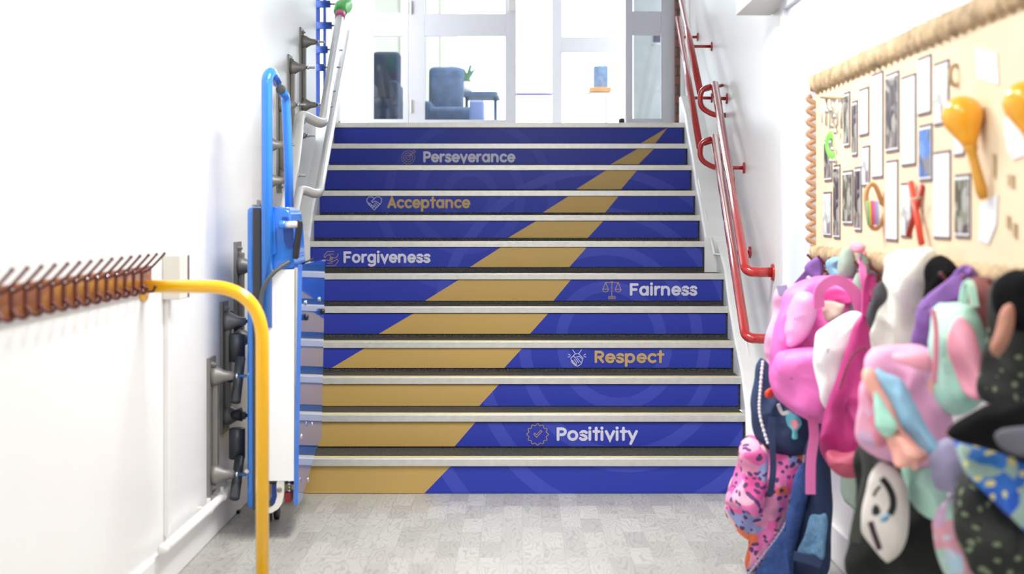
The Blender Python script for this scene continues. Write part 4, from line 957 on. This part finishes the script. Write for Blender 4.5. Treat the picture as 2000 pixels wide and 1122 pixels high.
# crossed red sticks
t = thing('rhythm_sticks', 'pair of crossed red wooden rhythm sticks tied together on the board', 'rhythm sticks', P(1785, 470, 3.72))
bm = BM(); tube(bm, [P(1779, 357, 3.74), P(1800, 476, 3.60)], .0095, 14); build('stick', bm, M['redstick'], t, True)
bm = BM(); tube(bm, [P(1803, 362, 3.66), P(1774, 462, 3.72)], .0085, 14); build('stick', bm, mat('dark_red_stick', (.45, .03, .02), .4), t, True)
bm = BM(); tube(bm, [P(1780, 390, 3.66), P(1800, 386, 3.62)], .004, 8); build('tie', bm, M['kraftdark'], t, True)
# wooden castanet
t = thing('castanet', 'light wooden castanet with a rainbow striped band on the board', 'castanet', P(1710, 450, 4.1))
bm = BM(); line = smoothline([P(a, b, 4.08) for a, b in ((1699, 362), (1692, 380), (1694, 410), (1700, 440), (1712, 447), (1724, 430), (1731, 405), (1722, 396), (1715, 375), (1708, 362))], 5, True); tube(bm, line, .008, 10, closed=True); build('wooden_ring', bm, M['woodlight'], t, True)
for i, cc in enumerate(((.2, .55, .35), (.85, .75, .1), (.9, .15, .25), (.85, .25, .5), (.55, .5, .85), (.7, .7, .9))):
    bm = BM(); x = 1694+4.2*i; tube(bm, [P(x, 392, 4.06), P(x+2, 440, 4.06)], .0035, 8); build('coloured_stripe', bm, mat('stripe_%d' % i, cc, .5), t, True)
# green bell bracelet
t = thing('bell_bracelet', 'bright green bracelet with silver bells at the far end of the board', 'bells', P(1627, 315, 4.75))
bm = BM(); tube(bm, smoothline([P(1622, 266, 4.78), P(1632, 268, 4.74), P(1635, 285, 4.72), P(1632, 302, 4.72), P(1624, 300, 4.76), P(1619, 284, 4.8)], 5, True), .013, 10, closed=True, rb=.02); build('strap', bm, mat('lime_strap', (.22, .85, .10), .5), t, True)
for (a, b) in ((1627, 292), (1624, 314), (1630, 314)):
    bm = BM(); ball(bm, P(a, b, 4.68), .010); build('bell', bm, M['chrome'], t, True)
# chime bars
t = thing('hanging_chimes', 'row of thin metal chimes with small bells at the upper far corner of the board', 'chimes', P(1620, 262, 4.85))
bm = BM(); tube(bm, [P(1603, 190, 4.94), P(1648, 192, 4.50)], .004, 8); build('chime_bar', bm, M['scallop'], t, True)
for i in range(6):
    a = 1606+i*7.5; Z = 4.90-.075*i; bm = BM(); tube(bm, [P(a, 194, Z), P(a, 240+6*(i % 3), Z)], .004, 8); build('chime_rod', bm, M['chrome'] if i % 2 else M['alu'], t, True)
for (a, b, Z) in ((1617, 217, 4.75), (1625, 215, 4.68), (1632, 228, 4.62), (1628, 246, 4.68), (1633, 258, 4.62)):
    bm = BM(); ball(bm, P(a, b, Z), .011); build('bell', bm, M['chrome'], t, True)
# small wooden ring top
t = BM(); line = [P(1866+10*math.cos(q), 147+20*math.sin(q), 3.38) for q in [2*PI*i/24 for i in range(24)]]; tube(t, line, .006, 8, closed=True); tag(build('wooden_hoop', t, M['kraftdark'], None, True), 'small wooden hoop hanging beside the pale photo above the left maraca', 'hoop')

# ------------------------------------------------------------------ bags and coats
def soft(name, outline, Zl, Zr, thick, m, parent=None, fold=.008, ff=40, seed=0, flat=3.0, rings=18, smooth_n=8, front=0.0):
    """a stuffed cloth body: its outline at its own distance, swelling to `thick` towards the middle, with folds"""
    xs = [p[0] for p in outline]; x0, x1 = min(xs), max(xs)
    def Zat(x): return Zl+(Zr-Zl)*(x-x0)/(x1-x0)
    pts = [P(a, b, Zat(a)-front) for a, b in outline]
    pts = smoothline(pts, smooth_n, True); c = sum(pts, Vector())/len(pts)
    ax = P(x1, 600, Zr)-P(x0, 600, Zl); n = Vector((ax.y, -ax.x, 0)).normalized()
    if n.y > 0: n = -n
    bm = BM(); fr = []; bk = []
    for k in range(rings+1):
        t = 1-k/rings
        if k == rings:
            fr.append(bm.verts.new(c+n*thick*.5)); bk.append(bm.verts.new(c-n*thick*.5)); break
        d = thick*.5*(max(0, 1-t**flat))**.5; rf = []; rbk = []
        for p in pts:
            q = c+(p-c)*t
            w = fold*(1-t**4)*(math.sin(q.x*ff+q.z*6+seed)+.6*math.sin(q.x*ff*1.9-q.z*14+seed*2))+noise.noise(q*9+Vector((seed, 0, 0)))*fold*3.0*(1-t**5)+(.5-abs(noise.noise(Vector((q.x*16+q.z*7, q.y*9, q.z*11-q.x*6))+Vector((seed, 5, 0)))))*fold*1.8*(1-t**6)
            e = noise.noise_vector(q*14+Vector((seed, 3, 0)))*.006
            rf.append(bm.verts.new(q+n*(d+w)+e))
            if k: rbk.append(bm.verts.new(q-n*(d*.8)+e*.5))
        fr.append(rf); bk.append(rbk if k else rf)
    N_ = len(pts)
    for side in (fr, bk):
        for a, b in zip(side, side[1:]):
            for i in range(N_):
                if isinstance(b, list): bm.faces.new((a[i], a[(i+1) % N_], b[(i+1) % N_], b[i]))
                else: bm.faces.new((a[i], a[(i+1) % N_], b))
    return build(name, bm, m, parent, True)
def band(name, pts, w, th, m, parent, n=6):
    """a flat strap through (px, py, Z) points, width w, thickness th"""
    line = smoothline([P(*p) for p in pts], n); bm = BM(); rows = []
    for i, p in enumerate(line):
        a = line[max(0, i-1)]; b = line[min(len(line)-1, i+1)]; t = (b-a).normalized(); s = t.cross(Vector((0, -1, 0)))
        if s.length < .1: s = Vector((1, 0, 0))
        s.normalize(); q = s.cross(t).normalized()
        rows.append([bm.verts.new(p+s*w/2*u+q*th/2*v) for u, v in ((-1, -1), (1, -1), (1, 1), (-1, 1))])
    for a, b in zip(rows, rows[1:]):
        for k in range(4): bm.faces.new((a[k], a[(k+1) % 4], b[(k+1) % 4], b[k]))
    bm.faces.new(rows[0][::-1]); bm.faces.new(rows[-1])
    return build(name, bm, m, parent)
def zipper(pts, m, parent, r=.0035):
    line = smoothline([P(*p) for p in pts], 14); bm = BM()
    tube(bm, line, [r if i % 2 else r*.55 for i in range(len(line))], 6); return build('zipper', bm, m, parent)

def bags():
    # small lilac bag at the far end, behind the bright pink backpack
    t = thing('shoulder_bag', 'lilac pink bag with a small label behind the bright pink backpack', 'bag', P(1530, 720, 4.75))
    soft('body', [(1522, 562), (1545, 556), (1575, 560), (1600, 640), (1590, 740), (1510, 745), (1500, 700), (1512, 620)], 4.85, 4.6, .08, M['pinklilac'], t, seed=1)
    band('label_patch', [(1519, 568, 4.74), (1538, 566, 4.70)], .036, .004, M['lilacgrey'], t)
    band('strap', [(1552, 560, 4.75), (1578, 530, 4.72), (1598, 505, 4.7)], .02, .005, M['purple'], t)
    # bright pink backpack
    t = thing('backpack', 'bright pink backpack with a hanging pink strap at the far end of the hook rail', 'backpack', P(1600, 820, 4.3))
    soft('body', [(1545, 560), (1575, 545), (1620, 538), (1660, 540), (1680, 560), (1688, 620), (1680, 700), (1660, 780), (1610, 826), (1560, 812), (1515, 770), (1504, 720), (1512, 660), (1528, 600)], 4.42, 4.2, .17, M['pinkbag'], t, seed=2, fold=.012, ff=26)
    soft('front_pocket', [(1520, 690), (1560, 680), (1610, 684), (1622, 740), (1612, 806), (1570, 806), (1522, 770), (1508, 730)], 4.36, 4.2, .10, M['pinkbag'], t, seed=3, front=.07)
    soft('inner_lining', [(1604, 566), (1630, 560), (1655, 572), (1664, 590), (1640, 592), (1614, 588)], 4.3, 4.2, .03, M['pinkdeep'], t, seed=4, front=.07)
    soft('name_panel', [(1612, 588), (1640, 592), (1650, 596), (1640, 618), (1618, 628), (1610, 612)], 4.3, 4.2, .02, mat('beige_panel', (.62, .50, .42), .7), t, seed=4, front=.085)
    band('top_strap', [(1600, 600, 4.16), (1602, 566, 4.13), (1632, 548, 4.12), (1668, 570, 4.12), (1680, 610, 4.12)], .035, .012, M['pinkplain'], t)
    band('side_strap', [(1682, 480, 4.25), (1685, 530, 4.12), (1690, 580, 4.1), (1686, 640, 4.1)], .022, .008, M['pinkplain'], t)
    band('hanging_strap', [(1586, 812, 4.22), (1590, 850, 4.22), (1584, 900, 4.22), (1583, 966, 4.22)], .033, .005, M['pinkplain'], t)
    # lighter flap, its paler colour imitating sheen on the nylon
    soft('flap', [(1550, 580), (1585, 572), (1596, 600), (1580, 650), (1548, 680), (1530, 660)], 4.36, 4.25, .05, mat('pale_pink_nylon_sheen', (.93, .42, .78), .5), t, seed=6, front=.08)
    # navy bag with zip and patch
    t = thing('school_bag', 'navy bag with a white zip and a turquoise patch below the bright pink backpack', 'bag', P(1530, 890, 4.5))
    soft('body', [(1490, 700), (1520, 740), (1580, 790), (1596, 850), (1578, 884), (1530, 890), (1492, 870), (1472, 830), (1470, 770), (1478, 720)], 4.6, 4.45, .12, M['navy'], t, seed=7)
    band('hanging_strap', [(1520, 745, 4.6), (1550, 640, 4.7), (1575, 545, 4.85)], .025, .006, M['navy'], t)
    zipper([(1490, 705, 4.46), (1485, 760, 4.45), (1484, 810, 4.45), (1500, 868, 4.43)], M['white_cloth'], t, .006)
    band('white_piping', [(1520, 790, 4.42), (1528, 808, 4.42), (1540, 806, 4.4), (1552, 812, 4.4)], .012, .006, M['white_cloth'], t)
    soft('heart_patch', [(1538, 812), (1550, 808), (1562, 816), (1566, 830), (1556, 844), (1556, 858), (1546, 858), (1546, 842), (1538, 830)], 4.40, 4.36, .02, mat('turquoise_patch', (.15, .65, .75), .6), t, seed=8)
    soft('patch_centre', [(1546, 822), (1556, 822), (1560, 832), (1552, 840), (1545, 832)], 4.375, 4.345, .016, M['pinksoft'], t, seed=8)
    band('webbing_strap', [(1508, 815, 4.40), (1508, 860, 4.38), (1510, 920, 4.36), (1504, 965, 4.36)], .022, .005, M['navy'], t)
    soft('red_charm', [(1498, 762), (1510, 756), (1514, 768), (1505, 778), (1496, 774)], 4.42, 4.4, .02, M['redstick'], t)
    # pink leopard jacket with blue lining
    t = thing('jacket', 'pink leopard print jacket with blue fleece lining, hanging nearest the stairs', 'jacket', P(1500, 1100, 4.6))
    soft('body', [(1462, 850), (1500, 862), (1540, 880), (1570, 885), (1566, 930), (1552, 990), (1530, 1050), (1495, 1100), (1462, 1122), (1476, 1078), (1444, 1040), (1420, 1010), (1418, 985), (1425, 950), (1446, 900), (1450, 870)], 4.66, 4.5, .13, M['leopard'], t, seed=9, fold=.014, ff=30)
    soft('sleeve', [(1455, 855), (1490, 870), (1500, 900), (1496, 950), (1486, 1012), (1450, 996), (1420, 984), (1432, 930), (1446, 890)], 4.6, 4.48, .07, M['leopard'], t, seed=10, front=.06, fold=.012)
    band('hanging_loop', [(1545, 885, 4.6), (1560, 700, 4.72), (1580, 545, 4.88)], .02, .005, M['navy'], t)
    soft('fleece_lining', [(1568, 905), (1580, 930), (1576, 980), (1560, 1040), (1545, 1100), (1540, 1130), (1470, 1132), (1500, 1095), (1530, 1045), (1550, 990), (1560, 940)], 4.5, 4.38, .08, M['fleece'], t, seed=11, front=.02)
    zipper([(1572, 890, 4.40), (1566, 920, 4.38), (1550, 985, 4.38), (1528, 1035, 4.40), (1495, 1080, 4.42), (1462, 1122, 4.45)], M['lilacgrey'], t, .006)
    # navy coat with towel patch
    t = thing('coat', 'long navy coat with a square blue terry patch, hanging beside the leopard print jacket', 'coat', P(1590, 1110, 4.35))
    soft('body', [(1580, 860), (1606, 850), (1616, 900), (1622, 980), (1618, 1060), (1612, 1128), (1560, 1130), (1548, 1100), (1556, 1020), (1572, 950)], 4.5, 4.35, .10, M['navy'], t, seed=12)
    band('hanging_loop', [(1596, 862, 4.45), (1600, 700, 4.6), (1602, 545, 4.72)], .03, .006, M['navy'], t)
    soft('terry_patch', [(1583, 1008), (1600, 1006), (1614, 1008), (1613, 1050), (1607, 1092), (1590, 1088), (1560, 1082), (1570, 1050)], 4.40, 4.30, .03, M['bluetowel'], t, seed=13, front=.05)
    band('hem', [(1550, 1086, 4.30), (1575, 1092, 4.29), (1604, 1102, 4.28)], .03, .012, M['navy'], t)
    # scarf
    t = thing('scarf', 'sage green scarf with a pink bow hanging on the rail above the bright pink backpack', 'scarf', P(1665, 560, 4.2))
    soft('scarf_end', [(1650, 488), (1662, 486), (1668, 520), (1664, 545), (1652, 548), (1646, 520)], 4.28, 4.22, .04, M['sage'], t, seed=14)
    soft('scarf_fold', [(1676, 495), (1690, 500), (1694, 530), (1692, 556), (1684, 560), (1680, 530)], 4.2, 4.14, .04, M['sage'], t, seed=15)
    soft('bow', [(1664, 480), (1674, 474), (1688, 480), (1686, 492), (1676, 496), (1666, 490)], 4.18, 4.12, .035, M['pinksoft'], t, seed=16)
    # small purple strap pouch
    t = tag(soft('pouch', [(1580, 520), (1600, 500), (1606, 512), (1602, 545), (1584, 540)], 4.74, 4.66, .04, M['purple'], None, seed=17), 'small purple pouch on the farthest hook of the right rail', 'pouch')
    tag(soft('mitten', [(1620, 510), (1632, 502), (1642, 508), (1640, 525), (1644, 540), (1628, 545), (1618, 528)], 4.52, 4.44, .04, M['skyblue'], None, seed=18), 'pale blue mitten on the rail left of the sage green scarf', 'mitten')
    # white cloth
    tag(soft('white_shirt', [(1640, 620), (1668, 608), (1684, 618), (1672, 650), (1660, 690), (1640, 760), (1614, 800), (1600, 760), (1592, 700), (1594, 655), (1612, 640)], 4.12, 4.0, .07, M['white_cloth'], None, seed=19), 'plain white cloth bag overlapping the right side of the bright pink backpack', 'cloth bag')
    # magenta backpack
    t = thing('backpack', 'dark magenta backpack hanging between the pink and the striped backpacks', 'backpack', P(1660, 930, 3.95))
    soft('body', [(1690, 610), (1706, 640), (1712, 700), (1712, 800), (1706, 880), (1690, 926), (1658, 930), (1622, 905), (1613, 870), (1622, 800), (1640, 740), (1660, 670)], 4.05, 3.93, .15, M['magenta'], t, seed=20, fold=.012)
    zipper([(1640, 760, 3.90), (1662, 700, 3.88), (1688, 680, 3.87), (1704, 700, 3.86)], M['maroon'], t, .004)
    soft('base_panel', [(1618, 880), (1650, 885), (1700, 878), (1694, 922), (1660, 932), (1625, 910)], 3.98, 3.9, .10, mat('dull_red_base', (.40, .06, .12), .6), t, seed=21, front=.05)
    band('top_loop', [(1690, 620, 3.92), (1693, 560, 3.98), (1700, 540, 4.0), (1706, 560, 3.98), (1710, 620, 3.9)], .02, .006, M['magenta'], t)
    # pale strip of towel below it
    tag(soft('towel', [(1664, 560), (1684, 560), (1688, 760), (1686, 975), (1680, 1000), (1664, 992), (1642, 950), (1648, 800)], 4.24, 4.14, .04, M['sage'], None, seed=22), 'pale green towel end showing below the dark magenta backpack', 'towel')
    # cream coat
    t = thing('coat', 'cream coat hanging in the middle of the right hook rail', 'coat', P(1770, 700, 3.5))
    soft('body', [(1738, 500), (1760, 488), (1800, 486), (1826, 492), (1828, 540), (1820, 600), (1808, 650), (1790, 690), (1740, 700), (1708, 690), (1716, 640), (1732, 590), (1734, 540)], 3.62, 3.45, .13, M['cream_cloth'], t, seed=23, fold=.014, ff=30)
    soft('hood_shadow_panel', [(1718, 560), (1730, 550), (1734, 580), (1724, 610), (1716, 650), (1704, 640), (1706, 600)], 3.6, 3.5, .05, mat('charcoal_hood_shade', (.06, .06, .07), .8), t, seed=24, front=-.03)  # dark panel, its charcoal colour standing in for shade by the hood
    # black garment strap, purple jacket
    tag(soft('black_scarf', [(1832, 502), (1850, 504), (1868, 530), (1856, 560), (1838, 590), (1820, 600), (1822, 550)], 3.42, 3.30, .06, M['blackcloth'], None, seed=25), 'black scarf hanging just right of the cream coat', 'scarf')
    t = thing('jacket', 'purple jacket hanging behind the mint bag', 'jacket', P(1845, 690, 3.3))
    soft('body', [(1885, 518), (1900, 524), (1908, 560), (1880, 600), (1860, 640), (1840, 680), (1800, 690), (1786, 670), (1812, 610), (1840, 570), (1868, 538)], 3.35, 3.17, .09, M['purple'], t, seed=26)
    band('collar', [(1868, 540, 3.2), (1884, 526, 3.18), (1898, 530, 3.16)], .02, .01, M['purple'], t)
    # mint bag with pink oval
    t = thing('backpack', 'mint speckled backpack with a large pink oval flap', 'backpack', P(1870, 810, 3.1))
    soft('body', [(1826, 600), (1850, 590), (1890, 592), (1915, 620), (1926, 680), (1930, 740), (1915, 790), (1880, 812), (1840, 800), (1822, 740), (1820, 670)], 3.12, 3.0, .12, M['mint'], t, seed=27)
    soft('oval_flap', [(1866, 628), (1880, 622), (1900, 650), (1916, 700), (1922, 750), (1910, 780), (1886, 770), (1866, 720), (1858, 670)], 3.06, 2.96, .05, M['pinksoft'], t, seed=28, front=.05)
    band('piping', [(1822, 605, 3.0), (1828, 640, 3.0), (1828, 700, 3.0), (1824, 750, 3.0)], .012, .006, M['pinksoft'], t)
    band('hanging_loop', [(1880, 592, 3.0), (1886, 560, 3.02), (1896, 556, 3.0), (1904, 600, 2.98)], .018, .006, M['mint'], t)
    # striped backpack
    t = thing('backpack', 'pink backpack with diagonal sky blue and peach bands', 'backpack', P(1780, 930, 3.1))
    soft('body', [(1694, 690), (1720, 676), (1780, 674), (1820, 690), (1836, 740), (1856, 800), (1862, 850), (1846, 900), (1800, 915), (1740, 905), (1690, 880), (1676, 850), (1682, 800), (1690, 740)], 3.22, 3.08, .15, M['pinklilac'], t, seed=29, fold=.01)
    band('hanging_strap', [(1752, 700, 3.3), (1750, 670, 3.68), (1752, 560, 3.8)], .03, .006, M['pinklilac'], t)
    soft('scaled_side', [(1688, 740), (1706, 735), (1722, 770), (1736, 830), (1730, 870), (1690, 870), (1676, 845), (1682, 790)], 3.18, 3.12, .06, M['iridescent'], t, seed=30, front=.05)
    soft('sky_blue_band', [(1712, 722), (1730, 728), (1760, 745), (1786, 790), (1812, 840), (1836, 885), (1815, 892), (1790, 870), (1760, 810), (1734, 768)], 3.12, 3.0, .05, M['skyblue'], t, seed=31, front=.07)
    soft('peach_band', [(1686, 724), (1704, 722), (1724, 755), (1760, 820), (1790, 870), (1812, 893), (1790, 908), (1760, 880), (1720, 800), (1696, 752)], 3.14, 3.02, .04, M['peach'], t, seed=32, front=.08)
    soft('mint_triangle', [(1706, 766), (1726, 790), (1752, 830), (1746, 850), (1730, 855), (1716, 810)], 3.1, 3.04, .03, M['mint'], t, seed=33, front=.09)
    soft('peach_pocket', [(1732, 856), (1752, 850), (1780, 870), (1800, 892), (1796, 905), (1755, 918), (1744, 890)], 3.08, 3.0, .04, M['peach'], t, seed=34, front=.10)
    soft('pink_fold', [(1750, 690), (1800, 686), (1818, 700), (1816, 730), (1790, 716), (1765, 706)], 3.1, 3.02, .04, M['pinksoft'], t, seed=35, front=.07)
    band('zip_pull', [(1818, 742, 2.95), (1819, 768, 2.95)], .009, .006, M['peach'], t); band('zip_pull', [(1785, 893, 2.9), (1787, 918, 2.9)], .012, .006, M['peach'], t)
    # mint lower pouch and lilac bag
    tag(soft('drawstring_bag', [(1768, 910), (1800, 900), (1822, 905), (1838, 950), (1850, 1000), (1842, 1024), (1810, 1004), (1782, 970)], 3.22, 3.05, .07, M['mint'], None, seed=36), 'mint drawstring bag hanging below the striped backpack', 'bag')
    tag(soft('lunch_bag', [(1838, 860), (1862, 858), (1884, 890), (1892, 930), (1880, 966), (1846, 960), (1828, 940), (1832, 890)], 2.98, 2.9, .07, M['lilacgrey'], None, seed=37), 'lilac grey lunch bag between the mint drawstring bag and the black floral coat', 'bag')
    tag(soft('pastel_bag', [(1848, 1000), (1870, 960), (1884, 1000), (1900, 1060), (1912, 1130), (1860, 1132), (1846, 1090), (1840, 1040)], 3.02, 2.9, .08, M['pastel'], None, seed=38), 'pastel patchwork bag at the bottom edge between the black bags', 'bag')
    # black bag with white panel and logo
    t = thing('backpack', 'black backpack with a white panel and a black emblem', 'backpack', P(1740, 1130, 3.3))
    soft('body', [(1676, 872), (1700, 868), (1740, 880), (1790, 950), (1850, 1020), (1866, 1130), (1750, 1138), (1666, 1132), (1664, 1060), (1678, 1000), (1682, 930)], 3.42, 3.22, .16, M['blackbag'], t, seed=39, fold=.01)
    soft('white_panel', [(1716, 905), (1742, 910), (1766, 940), (1774, 980), (1768, 1060), (1740, 1094), (1725, 1092), (1690, 1050), (1684, 1020), (1692, 960)], 3.26, 3.14, .05, mat('offwhite_panel', (.74, .70, .66), .6), t, seed=40, front=.05, fold=.003)
    band('hanging_strap', [(1735, 890, 3.36), (1736, 720, 3.66), (1738, 560, 3.85)], .03, .006, M['blackbag'], t)
    Zc = 3.06
    band('emblem_arc', [(1722, 935, Zc), (1734, 950, Zc), (1743, 970, Zc), (1744, 990, Zc), (1738, 1006, Zc)], .016, .006, M['black'], t)
    band('emblem_arc', [(1706, 970, Zc), (1712, 958, Zc), (1720, 950, Zc)], .006, .005, M['black'], t)
    soft('emblem_spot', [(1706, 985), (1714, 988), (1720, 1000), (1716, 1008), (1707, 1000)], Zc-.0, Zc-.01, .015, M['black'], t)
    soft('emblem_dot', [(1727, 1006), (1736, 1003), (1738, 1012), (1731, 1020), (1725, 1014)], Zc, Zc-.01, .015, M['skyblue'], t)
    band('emblem_bar', [(1700, 1020, Zc), (1706, 1040, Zc), (1714, 1062, Zc), (1718, 1074, Zc)], .014, .006, mat('plum_print', (.05, .03, .045), .6), t)
    band('side_strap', [(1690, 875, 3.26), (1696, 930, 3.24), (1680, 1000, 3.26), (1668, 1060, 3.28)], .03, .006, mat('charcoal_webbing', (.08, .09, .08), .8), t)
    # right edge things
    t = tag(soft('maroon_coat', [(1898, 552), (1915, 540), (1940, 546), (1956, 570), (1956, 640), (1940, 660), (1915, 640), (1900, 600)], 3.12, 2.98, .07, M['maroon'], None, seed=41), 'dull maroon coat hanging between the mint backpack and the black floral coat', 'coat')
    t = thing('coat', 'black floral coat with a peach cuff at the right edge of the picture', 'coat', P(1970, 800, 2.9))
    soft('body', [(1960, 540), (1990, 530), (2030, 540), (2040, 700), (2030, 800), (1960, 800), (1925, 780), (1930, 720), (1950, 640), (1952, 580)], 2.93, 2.78, .12, M['darkfloral'], t, seed=42)
    soft('black_collar', [(1960, 545), (1990, 530), (2020, 560), (2010, 640), (1975, 640), (1958, 600)], 2.9, 2.8, .06, M['blackcloth'], t, seed=43, front=.05)
    soft('peach_cuff', [(1962, 602), (1976, 596), (1978, 630), (1966, 670), (1950, 696), (1942, 684), (1950, 645)], 2.86, 2.82, .05, mat('peach_cuff_cloth', (.62, .30, .22), .8), t, seed=44, front=.08)
    t = thing('coat', 'dark green floral coat hanging lowest at the right edge', 'coat', P(1940, 1125, 2.85))
    soft('body', [(1886, 915), (1930, 900), (1960, 960), (1990, 1010), (2040, 1040), (2040, 1135), (1925, 1135), (1890, 1080), (1872, 1020), (1868, 950)], 2.86, 2.72, .12, M['darkfloral'], t, seed=45)
    t = thing('satchel', 'blue bag with a yellow and green floral print at the right edge', 'bag', P(1960, 1000, 2.75))
    soft('body', [(1864, 862), (1900, 868), (1960, 880), (2030, 890), (2040, 1050), (1990, 1020), (1950, 985), (1915, 945), (1885, 905)], 2.80, 2.66, .08, M['bluefloral'], t, seed=46)
    t = thing('cap', 'black cap with a grey brim panel at the right edge', 'cap', P(1940, 890, 2.7))
    soft('crown', [(1856, 838), (1880, 812), (1920, 795), (1970, 786), (2030, 784), (2040, 900), (1990, 895), (1930, 880), (1885, 868), (1862, 856)], 2.74, 2.60, .12, M['blackcloth'], t, seed=47, fold=.004)
    soft('grey_panel', [(1944, 850), (1970, 838), (2020, 836), (2030, 888), (1990, 890), (1955, 876)], 2.66, 2.58, .03, mat('slate_grey_felt', (.12, .12, .15), .9), t, seed=48, front=.06, fold=.002)
bags()
